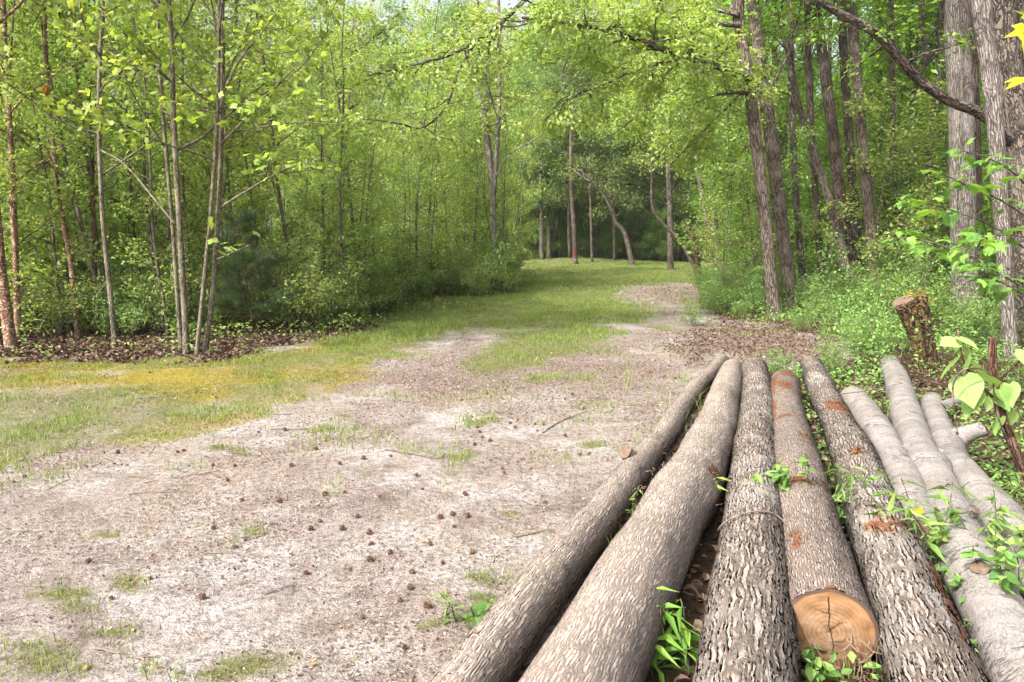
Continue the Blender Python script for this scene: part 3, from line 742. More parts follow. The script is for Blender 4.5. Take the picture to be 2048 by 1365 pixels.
def hero(name, label, cat, pts, Y, w0, w1, bark, leafm, H=18, crown=None, limbs=(), group=None, sides=20, seed=1, lean_up=.6, leafsize=None, wob=.06, low=None):
    """a tree whose stem runs through pictured points; w0, w1 = pictured widths at the first and last point"""
    r = np.random.default_rng(seed)
    P = pxline(pts, Y)
    g = P[0].copy()
    z0 = float(hgt(g[0], g[1])) - .08
    if P[0][2] > z0 + .1:                       # foot hidden behind plants: carry the stem down to the ground
        d = unit(P[0] - P[1]); g = P[0] + d * (P[0][2] - z0) / max(-d[2], .5); P = np.vstack([[g[0], g[1], z0], P])
    else: P[0][2] = z0
    g = P[0].copy()
    Yb = float(np.mean(np.broadcast_to(Y, (len(pts),))))
    ra, rb = .86 * w0 / 2 * Yb / F, .86 * w1 / 2 * Yb / F
    top = P[-1]; T = unit(P[-1] - P[-2])
    nv = len(P)
    if H > top[2] + .5:
        T = unit(T + np.array([0, 0, lean_up])); n = 4
        ex = [top + T * (H - top[2]) / T[2] * (k / n) + r.normal(size=3) * np.array([.25, .25, 0]) for k in range(1, n + 1)]
        P = np.vstack([P, ex])
    fr = np.concatenate([np.linspace(0, 1, nv), np.ones(len(P) - nv)])
    Rk = ra + (rb - ra) * fr
    if len(P) > nv: Rk[nv:] = rb * np.linspace(.82, .15, len(P) - nv)
    PR = resample(np.hstack([P, Rk[:, None]]), max(24, 9 * len(P)))
    Q, R = PR[:, :3], np.maximum(PR[:, 3], .004)
    h = Q[:, 2] - z0
    R = R * (1 + .28 * np.exp(-h / max(.25, 2.2 * ra)))
    o = thing(name, label, cat, g, group)
    wood, leaf = MB(), MB()
    tube(wood, local(Q, g), R, sides, cap=True, wob=wob, seed=seed)
    if crown:
        c = dict(crown); zc = c.pop('z0')
        t0 = max(.02, np.interp(zc, Q[:, 2], np.linspace(0, 1, len(Q)))) if zc < Q[-1, 2] else .9
        grow(wood, leaf, local(Q, g), R, r, t0=t0, **c)
    if low:
        c = dict(low); t0 = np.interp(c.pop('z0'), Q[:, 2], np.linspace(0, 1, len(Q))); t1 = np.interp(c.pop('z1'), Q[:, 2], np.linspace(0, 1, len(Q)))
        grow(wood, leaf, local(Q, g), R, r, t0=t0, t1=t1, **c)
    for lb in limbs:
        LP = pxline(lb['pts'], lb['Y']) if 'pts' in lb else lb['P']
        q = resample(LP, 30)
        rr = .85 * np.linspace(lb['w'][0] / 2 * Yb / F, lb['w'][1] / 2 * Yb / F, 30)
        ql = local(q, g)
        lw = MB(); tube(lw, ql, rr, 10, cap=True, wob=.05, seed=seed + 3)
        if lb.get('n'):
            kw = dict(n=lb['n'], t0=lb.get('t0', .3), t1=1, length=lb.get('len', 1.2), elev=lb.get('elev', (-25, 35)), sec=lb.get('sec', 4), nleaf=int(.68 * lb.get('leaves', 1500)), size=tuple(1.2 * v for v in lb.get('size', (.08, .12))),
                      tmpl=lb.get('tmpl', T_RHOMB), spread=lb.get('spread', .12), tilt=.45, taper_top=.45, up=lb.get('up', .1), droop=.4, inner=.2, rmin=.005)
            if 'az' in lb: kw['az'] = lb['az']
            grow(lw, leaf, ql, rr, r, **kw)
        lw.build('limb', [BARK_DARK if bark in (BARK_DARK, BARK_PALE) and len(limbs) > 4 else bark], o)
    wood.build('trunk', [bark], o)
    if leaf.n: leaf.build('crown', [leafm], o, smooth=False)
    return o, Q, R, g

CR = dict(n=16, t1=.98, length=3.6, elev=(10, 50), sec=5, nleaf=3200, size=(.13, .2), spread=.35, taper_top=.5)
def crown(z0, **k): d = dict(CR); d['z0'] = z0; d.update(k); return d

# right-hand wood, from the clearing inwards
oak_l = [
    dict(pts=[(1502, 158), (1440, 135), (1350, 108), (1240, 68), (1140, 46), (1045, 36)], Y=[14.4, 14, 13.4, 12.6, 12, 11.5], w=(17, 5), n=22, len=1.4, leaves=6000, size=(.065, .11), sec=6),
    dict(pts=[(1440, 138), (1372, 118), (1320, 128), (1280, 132), (1220, 165), (1150, 192), (1090, 240)], Y=[14, 13.6, 13.4, 13.2, 12.8, 12.4, 12], w=(10, 3), n=16, len=1.2, leaves=3600, size=(.065, .11), sec=5, elev=(-50, 10)),
    dict(pts=[(1480, 52), (1400, 48), (1320, 62), (1240, 80), (1150, 120)], Y=[14.4, 14, 13.6, 13.2, 13], w=(10, 4), n=15, len=1.2, leaves=4200, size=(.065, .11)),
    dict(pts=[(1478, 30), (1430, 22), (1395, 45), (1330, 30), (1280, 5)], Y=[14.4, 14.6, 14.8, 15, 15.2], w=(11, 5), n=12, len=1.2, leaves=3400, size=(.065, .11)),
    dict(pts=[(1500, 187), (1465, 186), (1434, 190)], Y=[14.4, 14.2, 14], w=(9, 6), n=5, len=.9, leaves=800, size=(.065, .11)),
    dict(pts=[(1455, -90), (1340, -120), (1200, -95), (1085, -35), (1045, 5), (1000, 48), (950, 84), (890, 114), (800, 136), (735, 152)], Y=[14.4, 13.8, 13, 12.2, 11.8, 11.4, 11, 10.7, 10.4, 10.2], w=(13, 2.5), n=22, t0=.35, len=1.15, leaves=3600, size=(.06, .10), elev=(-60, 25)),
    dict(pts=[(955, 80), (918, 138), (893, 212), (846, 255), (790, 246), (722, 238)], Y=[11, 10.8, 10.6, 10.4, 10.2, 10], w=(5, 2), n=10, t0=.3, len=.7, leaves=700, size=(.06, .1), elev=(-50, 20)),
    dict(pts=[(985, 58), (972, 140), (984, 200), (1006, 268)], Y=[11.3, 11.1, 11, 10.9], w=(4, 2), n=7, t0=.2, len=.7, leaves=450, size=(.06, .1), elev=(-60, 10)),
    dict(pts=[(1505, 165), (1440, 230), (1380, 290), (1340, 330)], Y=[14.6, 15.2, 15.8, 16.4], w=(6, 3), n=14, t0=.2, len=1.3, leaves=4500, size=(.065, .11)),
    dict(pts=[(1490, 60), (1400, 150), (1300, 215), (1225, 270)], Y=[14.8, 15.8, 16.8, 17.6], w=(6, 3), n=18, t0=.2, len=1.6, leaves=7000, size=(.07, .12)),
]
hero('oak_tree', 'leaning brown oak by the clearing edge, its long limbs reaching left over the track', 'tree', [(1549, 632), (1536, 500), (1517, 320), (1496, 150), (1478, -10)], 14.5, 30, 24, BARK_PALE, LEAF_OAK, 15,
     crown(7.5, n=14, nleaf=3600, size=(.1, .16)), oak_l, seed=3, sides=26)
hero('tall_tree', 'thick pale trunk close behind the leaning oak, curving left with height', 'tree', [(1584, 600), (1568, 490), (1541, 270), (1524, 150), (1504, -10)], 16.6, 33, 26, BARK_PALE, LEAF_RIGHT, 18, crown(9), seed=4,
     limbs=[dict(pts=[(1532, 200), (1580, 100), (1600, 40)], Y=[16.6, 16.8, 17], w=(8, 4), n=6, len=1.2, leaves=800)], sides=24)
hero('tall_tree', 'slim dark straight trunk just right of the two leaning brown trunks', 'tree', [(1606, 560), (1594, 420), (1584, 220), (1580, -10)], 17.5, 17, 13, BARK_DARK, LEAF_RIGHT, 16, crown(8, nleaf=2500), seed=5)
hero('tall_tree', 'slender straight grey-brown trunk standing behind the crossing leaning trunk', 'tree', [(1641, 520), (1630, 380), (1620, 200), (1614, -10)], 19, 17, 13, BARK_OAK, LEAF_RIGHT, 17, crown(8, nleaf=3500), seed=6)
hero('tall_tree', 'strongly leaning trunk crossing in front of a thin straight trunk', 'tree', [(1690, 530), (1667, 430), (1634, 325), (1606, 240), (1592, 185)], 18, 22, 13, BARK_PALE, LEAF_RIGHT, 10, crown(6, n=10, nleaf=2500, length=2.2), seed=7, lean_up=.3)
hero('tall_tree', 'stout dark-barked trunk spotted with branch scars, right of the leaning trunk', 'tree', [(1702, 520), (1678, 380), (1660, 220), (1634, 30), (1630, -30)], 18.5, 29, 19, BARK_OAK, LEAF_RIGHT, 20, crown(9), seed=8, sides=24)
hero('tall_tree', 'brown trunk touching the grey mottled trunk from the left', 'tree', [(1718, 520), (1702, 330), (1690, 150), (1680, -20)], 19.5, 20, 18, BARK_OAK, LEAF_RIGHT, 19, crown(9, nleaf=2800), seed=9)
hero('tall_tree', 'light grey mottled trunk in front, rightmost of the close middle group', 'tree', [(1746, 520), (1732, 360), (1716, 190), (1700, -20)], 18, 25, 21, BARK_PALE, LEAF_RIGHT, 20, crown(9), seed=10, sides=24)
hero('tall_tree', 'narrow straight dark trunk alone in the gap beside the massive grey trunk', 'tree', [(1797, 470), (1789, 330), (1784, 150), (1784, -20)], 24, 12, 12, BARK_OAK, LEAF_RIGHT, 20, crown(10, nleaf=2800), seed=11)
hero('crooked_tree', 'crooked pale grey tree with an elbow bend deep among the leaves', 'tree', [(1812, 430), (1820, 300), (1826, 200), (1850, 112), (1843, 40), (1842, -20)], 25, 11, 8, BARK_PALE, LEAF_RIGHT, 14, crown(7, nleaf=2500, length=2), seed=12,
     limbs=[dict(pts=[(1828, 170), (1858, 120), (1885, 80)], Y=[25, 25, 25], w=(9, 5))])
hero('dark_tree', 'short dark blackish trunk under leaves between the crooked tree and the massive trunk', 'tree', [(1853, 400), (1858, 330), (1862, 255), (1880, 130), (1886, 0)], 21, 15, 10, BARK_DARK, LEAF_RIGHT, 13, crown(7, nleaf=2600, length=2.4), seed=13)
big, bq, br, bg = hero('massive_tree', 'massive straight grey trunk with a thin vine hanging down its face', 'tree', [(1932, 640), (1927, 480), (1923, 250), (1916, -20)], 13.5, 56, 47, BARK_LIGHT, LEAF_RIGHT, 20, crown(9), seed=14, sides=36)
hero('massive_tree', 'darker trunk half hidden directly behind the massive vine-hung trunk', 'tree', [(1948, 560), (1944, 330), (1934, -20)], 15.5, 40, 34, BARK_OAK, LEAF_RIGHT, 20, crown(10, nleaf=2800), seed=15)
hero('tall_tree', 'tall grey trunk curving left with height, in front of the craggy tree', 'tree', [(2022, 735), (2014, 600), (2001, 400), (1988, 220), (1968, 60), (1958, -30)], 9.0, 27, 38, BARK_LIGHT, LEAF_RIGHT, 15, crown(8), seed=16, sides=36)
LIMB = [dict(pts=[(2035, 300), (1990, 250), (1950, 222), (1905, 205), (1860, 178), (1820, 143), (1785, 100), (1750, 66), (1700, 38), (1655, 12), (1610, -25)], Y=[11.2, 11, 10.9, 10.8, 10.7, 10.6, 10.5, 10.4, 10.3, 10.2, 10.1],
             w=(24, 15), n=7, t0=.5, len=1.0, leaves=420, size=(.07, .11))]
hero('craggy_tree', 'dark craggy old tree at the frame edge with a heavy limb arching over the understory', 'tree', [(2062, 720), (2046, 520), (2040, 300), (2010, 120), (2004, -30)], 11.2, 74, 54, BARK_DARK, LEAF_RIGHT, 15, crown(8), LIMB, seed=17, sides=40, wob=.1)
hero('tall_tree', 'dark upright trunk seen past the craggy tree, highest at the right edge', 'tree', [(2052, 600), (2044, 300), (2036, -20)], 15, 40, 30, BARK_DARK, LEAF_RIGHT, 17, crown(9, nleaf=3500), seed=18)
for k, (px_, yy, ww) in enumerate([(1462, 30, 9), (1485, 27, 8), (1518, 29, 10), (1625, 27, 9), (1660, 31, 10), (1728, 28, 8), (1762, 30, 10), (1774, 26, 7), (1838, 29, 9), (1872, 27, 10), (1890, 31, 9)]):
    q_ = np.random.default_rng(500 + k); sl = q_.normal() * 10
    hero('slim_tree', 'slim dark straight trunk deep among the leaves of the right-hand wood', 'tree', [(px_, 545), (px_ - sl * .3, 400), (px_ - sl * .8 + q_.normal() * 4, 200), (px_ - sl, -20)], yy, ww, ww * .8, BARK_DARK, LEAF_RIGHT, 15,
         crown(8, n=10, nleaf=1500, length=2.4), seed=500 + k, sides=10, group='slim trunks deep in the right-hand wood')
# the vine down the massive trunk
vm = MB(); vy = 13.5 - .33
vl = pxline([(1922, -30), (1923, 60), (1924, 150), (1921, 220), (1917, 280), (1910, 340), (1912, 450), (1915, 560)], vy)
tube(vm, resample(vl, 50), .012, 6); tag(vm.build('vine', [BARK_YOUNG]), 'thin bare vine hanging down the massive grey trunk', 'vine')

# far side of the clearing; dark bark colour stands in for shade on most trunks
C45 = dict(n=14, length=3.2, elev=(0, 45), sec=5, nleaf=5200, size=(.16, .24), spread=.4, taper_top=.4)
def far_crown(z0, **k): d = dict(C45); d['z0'] = z0; d.update(k); return d
hero('forest_tree', 'grey trunk left of two at the far end of the lawn', 'tree', [(1084, 529), (1083, 440), (1080, 340)], 52, 8, 6, BARK_DARK, LEAF_FAR, 18, far_crown(6), seed=21, sides=10)
hero('forest_tree', 'thick shaded trunk right of two at the far end of the lawn', 'tree', [(1098, 529), (1097, 440), (1096, 340)], 53, 11, 8, BARK_DARK, LEAF_FAR, 20, far_crown(6), seed=22, sides=12)
rt, rq, rr_, rg = hero('forest_tree', 'straight grey trunk marked with a red paint blotch at the end of the lawn', 'tree', [(1151, 528), (1148, 460), (1143, 380), (1142, 280)], 48, 11, 8, BARK_OAK, LEAF_FAR, 17, far_crown(7), seed=23, sides=14,
     limbs=[dict(pts=[(1146, 338), (1156, 348), (1172, 358), (1184, 370)], Y=[48, 47, 46, 46], w=(5, 5))])
pm = MB(); e = np.arange(20) / 20 * 6.283; fa = []
rad0 = 1 + .16 * np.sin(e * 3 + 1) + .1 * np.sin(e * 5)
for q in (1, .66, .33):
    for a in range(20):
        zz = .95 + .30 * q * rad0[a] * math.sin(e[a]); an = -math.pi / 2 - .05 + .85 * q * rad0[a] * math.cos(e[a])
        h_ = rq[:, 2] - rg[2]; R_ = np.interp(zz, h_, rr_) * 1.10
        fa.append((np.interp(zz, h_, rq[:, 0] - rg[0]) + R_ * math.cos(an), np.interp(zz, h_, rq[:, 1] - rg[1]) + R_ * math.sin(an), zz))
h_ = rq[:, 2] - rg[2]; fa.append((np.interp(.95, h_, rq[:, 0] - rg[0]), np.interp(.95, h_, rq[:, 1] - rg[1]) - np.interp(.95, h_, rr_) * 1.10, .95))
jj = np.arange(20); j2 = (jj + 1) % 20
pm.add(np.array(fa), [np.stack([jj, j2, 20 + j2, 20 + jj], 1), np.stack([20 + jj, 20 + j2, 40 + j2, 40 + jj], 1), np.stack([40 + jj, 40 + j2, np.full(20, 60)], 1)])
pm.build('paint_mark', [plain_mat('red_paint', (.07, .012, .01), (.12, .022, .017), 8)], rt)
hero('forest_tree', 'slim dark trunk just right of the red-marked tree', 'tree', [(1184, 528), (1182, 440), (1180, 330)], 50, 6, 5, BARK_DARK, LEAF_FAR, 16, far_crown(6, nleaf=3500), seed=24, sides=10)
hero('forest_tree', 'thin grey trunk left of the bowed dark tree beyond the lawn', 'tree', [(1229, 526), (1228, 450), (1227, 370)], 52, 7, 5, BARK_DARK, LEAF_FAR, 17, far_crown(6, nleaf=3500), seed=25, sides=10)
hero('bowed_tree', 'dark tree bowing left like an arch at the far end of the lawn', 'tree', [(1264, 528), (1256, 490), (1247, 462), (1232, 446), (1226, 425), (1215, 405), (1196, 375), (1172, 352), (1156, 340)], 46, 13, 4, BARK_DARK, LEAF_FAR, 4, far_crown(3.2, n=10, length=2.0, nleaf=2200, size=(.12, .18)), seed=26, sides=12)
hero('forest_tree', 'heavy upright trunk beyond the curved thin tree', 'tree', [(1341, 522), (1340, 420), (1336, 300), (1334, 200)], 40, 15, 12, BARK_DARK, LEAF_FAR, 19, far_crown(7), seed=27, sides=14)
hero('curved_tree', 'thin tree sweeping in a deep curve then upright, beside the heavy upright trunk', 'tree', [(1385, 528), (1362, 485), (1330, 452), (1309, 425), (1303, 395), (1305, 320), (1304, 240)], 36, 9, 5, BARK_OAK, LEAF_OAK, 11, far_crown(5, n=12, length=2.2, nleaf=3000, size=(.12, .18)), seed=28, sides=10)
hero('dark_tree', 'broken dark mossy stem leaning left at the right corner of the lawn', 'tree', [(1396, 540), (1388, 490), (1376, 460), (1366, 440)], 34, 18, 9, BARK_MOSSY, LEAF_FAR, 2, None, seed=29, sides=12)
hero('tall_tree', 'slender pale trunk leaning left, left of a close pair by the lawn corner', 'tree', [(1430, 545), (1412, 440), (1396, 340), (1386, 260)], 30, 12, 9, BARK_PALE, LEAF_OAK, 14, far_crown(6, nleaf=4500, size=(.12, .18)), seed=30, sides=12)
hero('tall_tree', 'slender pale trunk, right of a close pair by the lawn corner', 'tree', [(1439, 545), (1430, 440), (1421, 330), (1413, 230)], 31, 13, 10, BARK_PALE, LEAF_OAK, 15, far_crown(6, nleaf=4500, size=(.12, .18)), seed=31, sides=12)
hero('forked_tree', 'pale grey tree forking into tall bare arms behind the thicket edge', 'tree', [(991, 584), (988, 470), (986, 390), (980, 330), (970, 250), (957, 180), (950, 120)], 22.2, 15, 8, BARK_LIGHT, LEAF_MID, 12, dict(z0=6, n=12, t1=1, length=1.6, elev=(15, 60), sec=4, nleaf=1500, size=(.07, .12), spread=.2),
     [dict(pts=[(986, 390), (992, 330), (996, 250), (1000, 150), (998, 40), (996, -30)], Y=22.2, w=(13, 6), n=9, len=1.3, leaves=1300, elev=(10, 50), t0=.3),
      dict(pts=[(983, 345), (975, 240), (978, 120), (970, 20)], Y=22.4, w=(10, 5), n=9, len=1.2, leaves=1200, elev=(10, 50), t0=.3),
      dict(pts=[(990, 355), (1020, 310), (1060, 285), (1085, 270)], Y=[22.2, 21.8, 21.5, 21.2], w=(4, 2), n=5, len=.7, leaves=0, sec=3)], seed=32, sides=12)

# left-hand edge of the wood
YB = dict(n=15, t1=.99, length=2.2, elev=(15, 60), sec=4, nleaf=900, size=(.065, .125), tmpl=T_TULIP, spread=.12, tilt=.8, taper_top=.35, rmin=.0045, up=.35, rfac=.6)
def yb(z0, **k): d = dict(YB); d['z0'] = z0; d.update(k); return d
Yc = 9.6
hero('young_poplar', 'thin olive stem, hindmost of four rising together at the thicket edge', 'tree', [(362, 690), (355, 600), (345, 450), (332, 300), (318, 120), (312, -20)], 10.1, 10, 7, BARK_YOUNG, LEAF_TOP, 7.5, yb(2.7, nleaf=900), seed=41, sides=14)
hero('young_poplar', 'thickest olive stem of four rising together at the thicket edge', 'tree', [(373, 705), (368, 600), (358, 430), (348, 250), (343, 90), (336, -20)], Yc, 16, 9, BARK_YOUNG, LEAF_TOP, 8.5, yb(2.4, nleaf=1300), seed=42, sides=16)
hero('young_poplar', 'olive stem bending right at the top, third of four rising together', 'tree', [(394, 705), (404, 600), (420, 440), (433, 260), (438, 100), (440, -20)], Yc - .1, 10, 7, BARK_YOUNG, LEAF_TOP, 7.5, yb(2.5, nleaf=1000), seed=43, sides=14)
hero('young_poplar', 'olive stem with long branches rising to the right, rightmost of four', 'tree', [(411, 705), (425, 590), (438, 400), (444, 250), (446, 110), (450, -20)], Yc, 12, 8, BARK_YOUNG, LEAF_TOP, 8, yb(2.8, nleaf=1100),
     [dict(pts=[(441, 415), (500, 378), (570, 340), (640, 318)], Y=[Yc, 9.4, 9.2, 9], w=(6, 2), n=7, len=.6, leaves=110, size=(.065, .115), tmpl=T_TULIP, t0=.4),
      dict(pts=[(445, 285), (490, 240), (545, 180), (600, 128)], Y=[Yc, 9.4, 9.2, 9], w=(7, 2), n=7, len=.6, leaves=120, size=(.065, .115), tmpl=T_TULIP, t0=.3),
      dict(pts=[(443, 270), (520, 255), (600, 245), (680, 250)], Y=[Yc, 9.4, 9.1, 8.9], w=(4, 2), n=7, len=.6, leaves=110, size=(.065, .115), tmpl=T_TULIP, t0=.3),
      dict(pts=[(441, 200), (480, 120), (520, 70), (560, 20)], Y=[Yc, 9.5, 9.4, 9.3], w=(6, 2), n=7, len=.6, leaves=140, size=(.065, .115), tmpl=T_TULIP, t0=.3),
      dict(pts=[(432, 520), (455, 510), (500, 490)], Y=[Yc, 9.5, 9.4], w=(4, 2), n=3, len=.4, leaves=16, size=(.1, .15), tmpl=T_TULIP)], seed=44, sides=14)
hero('young_poplar', 'single tall grey stem between the birches and the four joined stems', 'tree', [(231, 700), (222, 600), (205, 430), (198, 250), (200, 120), (205, -20)], 10, 12, 7, BARK_YOUNG, LEAF_TOP, 8, yb(2.2, nleaf=1200),
     [dict(pts=[(200, 300), (250, 330), (310, 400), (350, 450)], Y=[10, 9.9, 9.8, 9.7], w=(4, 4))], seed=45, sides=14)
BB = dict(n=20, t1=.99, length=1.8, elev=(10, 50), sec=5, nleaf=4500, size=(.055, .09), spread=.14, taper_top=.4, rmin=.004)
def bb(z0, **k): d = dict(BB); d['z0'] = z0; d.update(k); return d
hero('river_birch', 'thick peeling orange-brown trunk cut by the left edge of the photo', 'tree', [(22, 695), (10, 600), (0, 510), (-12, 380), (-25, 200), (-30, 0)], 10, 23, 16, BARK_BIRCH, LEAF_MID, 8.5, bb(2.6), seed=46, wob=.12)
hero('river_birch', 'peeling reddish birch trunk bending left, second from the left edge', 'tree', [(36, 672), (33, 560), (27, 420), (22, 280), (12, 140), (4, -20)], 10.6, 15, 9, BARK_BIRCH, LEAF_TOP, 8.5, bb(2.2), seed=47, wob=.12)
hero('river_birch', 'flaking tan birch leaning left behind the single grey stem', 'tree', [(152, 640), (140, 520), (116, 380), (104, 270), (94, 150), (90, 0)], 11.2, 12, 7, BARK_BIRCH, LEAF_TOP, 8.5, bb(2.2), seed=48, wob=.12)
hero('cedar_tree', 'dark reddish cedar trunk with drab feathery branches in the left thicket', 'tree', [(194, 650), (190, 520), (186, 400), (184, 280), (180, 180)], 11.6, 11, 7, BARK_CEDAR, NEEDLE, 6, dict(z0=1.9, n=26, t1=1, length=1.3, elev=(-10, 35), sec=6, nleaf=9000, size=(.06, .12), tmpl=T_NEEDLE, spread=.07, taper_top=.5, rmin=.003), seed=49)
hero('dark_sapling', 'thin blackish stem between the grey stem and the four joined stems', 'tree', [(314, 640), (304, 500), (293, 400), (288, 300)], 11.8, 9, 5, BARK_DARK, LEAF_MID, 5.5, bb(2.6, nleaf=1400, n=10), seed=50)
# a broken orange tuft of dead leaves hanging in the birch
mb = MB(); leaves(mb, at(93, 172, 10.9) + rng.normal(size=(9, 3)) * .035, (.07, .12), T_OVAL, rng, droop=.8)
tag(mb.build('dead_leaf_tuft', [plain_mat('orange_dead', [(0, (.5, .13, .02)), (1, (.75, .28, .04))], None, attr='rnd')], smooth=False), 'small bright orange tuft of dead leaves caught on a birch', 'dead leaves')

# ------------------------------------------------------------------ repeated trees, saplings and bushes
def proto(kind, seed):
    r = np.random.default_rng(seed); wood, leaf = MB(), MB()
    if kind == 'sapling':
        H = r.uniform(4.2, 7.2); P = branch([0, 0, -.1], [r.normal() * .06, r.normal() * .06, 1], H, r, 12, .045, .1); R = np.linspace(.026, .006, 12) * H / 5
        tube(wood, P, R, 7, seed=seed); grow(wood, leaf, P, R, r, n=24, t0=.06, t1=.99, length=1.2, elev=(10, 50), sec=4, nleaf=2700, size=(.06, .11), spread=.11, tilt=.42, taper_top=.45, sides=3, rmin=.0035)
        return wood, leaf
    if kind == 'shrub':
        for k in range(7):
            H = r.uniform(.9, 1.9); P = branch([r.normal() * .15, r.normal() * .15, -.05], [r.normal() * .35, r.normal() * .35, 1], H, r, 8, .12, .1); R = np.linspace(.009, .003, 8)
            tube(wood, P, R, 4); grow(wood, leaf, P, R, r, n=9, t0=.12, length=.5, elev=(0, 60), sec=3, nleaf=260, size=(.045, .085), spread=.07, tilt=.42, sides=3, rmin=.002)
        return wood, leaf
    if kind == 'under':      # airy understory tree of the right-hand wood
        H = r.uniform(4, 6.5); P = branch([0, 0, -.1], [r.normal() * .1, r.normal() * .1, 1], H, r, 12, .07, .1); R = np.linspace(.035, .008, 12)
        tube(wood, P, R, 7, seed=seed); grow(wood, leaf, P, R, r, n=20, t0=.12, length=1.7, elev=(0, 30), sec=5, nleaf=3600, size=(.085, .14), spread=.16, tilt=.35, taper_top=.35, sides=3, up=.05)
        return wood, leaf
    if kind == 'pine':
        H = r.uniform(1.7, 2.3); P = branch([0, 0, -.05], [0, 0, 1], H, r, 10, .03, 0); R = np.linspace(.02, .005, 10)
        tube(wood, P, R, 6); grow(wood, leaf, P, R, r, n=34, t0=.12, t1=1, length=.75, elev=(5, 45), sec=6, nleaf=26000, size=(.07, .13), tmpl=(T_NEEDLE[0] * [1.6, 1, 1], T_NEEDLE[1]), spread=.035, taper_top=.55, sides=3, droop=-.1, rmin=.002)
        return wood, leaf
    H = r.uniform(17, 23); P = branch([0, 0, -.3], [r.normal() * .05, r.normal() * .05, 1], H, r, 14, .035, .1); R = np.linspace(.19, .03, 14) * r.uniform(.7, 1.2)
    tube(wood, P, R, 9, seed=seed, wob=.05)
    grow(wood, leaf, P, R, r, n=32, t0=.1 if kind == 'low' else .2, length=4.2, elev=(5, 50), sec=7, nleaf=19000, size=(.15, .24), spread=.45, taper_top=.55, sides=4, rmin=.012)
    return wood, leaf

def make(kind, name, label, cat, group, bark, leafm, n, seed, wname='trunk', lname='crown'):
    out = []
    for k in range(n):
        w, l = proto(kind, seed + k)
        o = thing(name, label, cat, (0, 0, 0), group)
        w.build(wname, [bark], o); l.build(lname, [leafm[k % len(leafm)] if isinstance(leafm, list) else leafm], o, smooth=False)
        out.append(o)
    return out

USED = set()
def place(protos, spots, label=None, group=None, zoff=0.0, smin=.8, smax=1.2, r=None, leafm=None):
    """first spots take the built ones, the rest are copies with copies of their parts"""
    r = r or rng; used = protos[0].name in USED; USED.add(protos[0].name)
    for i, (x, y) in enumerate(spots):
        k = int(r.integers(len(protos)))
        s = r.uniform(smin, smax); src = protos[k]
        if i < len(protos) and not used: o = protos[i]
        else:
            o = src.copy(); COL.objects.link(o)
            for ch in src.children:
                c = ch.copy(); c.parent = o; COL.objects.link(c)
        o.location = (x, y, float(hgt(x, y)) + zoff)
        o.scale = (s * r.uniform(.9, 1.1), s * r.uniform(.9, 1.1), s * r.uniform(.9, 1.12)); o.rotation_euler = (r.normal() * .03, r.normal() * .03, r.uniform(0, 6.28))
        if label: o['label'] = label
        if group: o['group'] = group

def spots_in(test, box, n, gap, r, tries=40000, weight=None):
    out = []; A = np.zeros((0, 2))
    c = r.uniform([box[0], box[1]], [box[2], box[3]], (tries, 2))
    px, py, _ = project(np.column_stack([c, np.zeros(tries)]))
    ok = test(c[:, 0], c[:, 1], px, py)
    if weight is not None: ok &= r.random(tries) < weight(c[:, 0], c[:, 1], px, py)
    for p in c[ok]:
        if len(A) and np.min(np.hypot(*(A - p).T)) < gap: continue
        A = np.vstack([A, p]); out.append((float(p[0]), float(p[1])))
        if len(out) >= n: break
    return out

EX = [-3000, -600, 200, 440, 640, 700, 770, 830, 900, 1010, 1030, 1044]
EY = [700, 690, 683, 682, 668, 645, 622, 602, 590, 578, 548, 528]
def edge_y(px): return np.interp(px, EX, EY)
def left_wood(x, y, px, py): return (py < edge_y(px) - 1) & (px < 1040) & (y > 9.9) & (px > -700)
def near_edge(x, y, px, py):
    Ye = 1.55 / np.tan(np.maximum(PITCH - np.arctan((682.5 - edge_y(px)) / F), .02))
    return np.exp(-np.maximum(y - Ye, 0) / 6)

r2 = np.random.default_rng(5)
sap = make('sapling', 'thicket_sapling', 'slender leafy sapling crowding the dense thicket left of the clearing', 'sapling', 'saplings of the left thicket', BARK_YOUNG, [LEAF_MID, LEAF_TOP, LEAF_MID, LEAF_FAR, LEAF_OAK, LEAF_MID, LEAF_RIGHT, LEAF_UNDER, LEAF_TOP, LEAF_MID], 10, 100)
S = spots_in(left_wood, (-16, 9.9, .9, 42), 165, .62, r2, weight=near_edge)
S = [(x, y) for x, y in S if not (-5.4 < x < -3.9 and y < 10.6) and not (abs(x + .55 * y / 22) < .55 and y < 23) and not (abs(x + 4.35) < .75 and y < 12.6)]
place(sap, S, r=r2, smin=.75, smax=1.25)
shr = make('shrub', 'thicket_shrub', 'low leafy bush at the foot of the left thicket', 'shrub', 'bushes at the foot of the left thicket', BARK_YOUNG, [LEAF_UNDER, LEAF_HERB, LEAF_UNDER, LEAF_MID, LEAF_UNDER], 5, 140, 'stems', 'foliage')
def left_edge(x, y, px, py):
    return left_wood(x, y, px, py) & (near_edge(x, y, px, py) > .72)
S = spots_in(left_edge, (-9, 9.9, .6, 26), 42, .7, r2)
S = [(x, y) for x, y in S if not (abs(x + 4.3) < .8 and y < 12.4)]
S = [(x, y) for x, y in S if not (-7.2 < x < -4 and y < 10.7)]
place(shr, S, r=r2, smin=.55, smax=1.05)
def left_front(x, y, px, py): return left_wood(x, y, px, py) & (near_edge(x, y, px, py) > .85) & (px > 600)
S = spots_in(left_front, (-6, 10, .9, 27), 42, .5, r2)
S += [tuple(gp(a, b)[:2]) for a, b in ((972, 592), (1004, 589), (955, 596), (988, 588), (1020, 584))]
place(shr, S, 'full mid-green bush spilling onto the grass at the thicket edge', r=r2, smin=.6, smax=1.25)
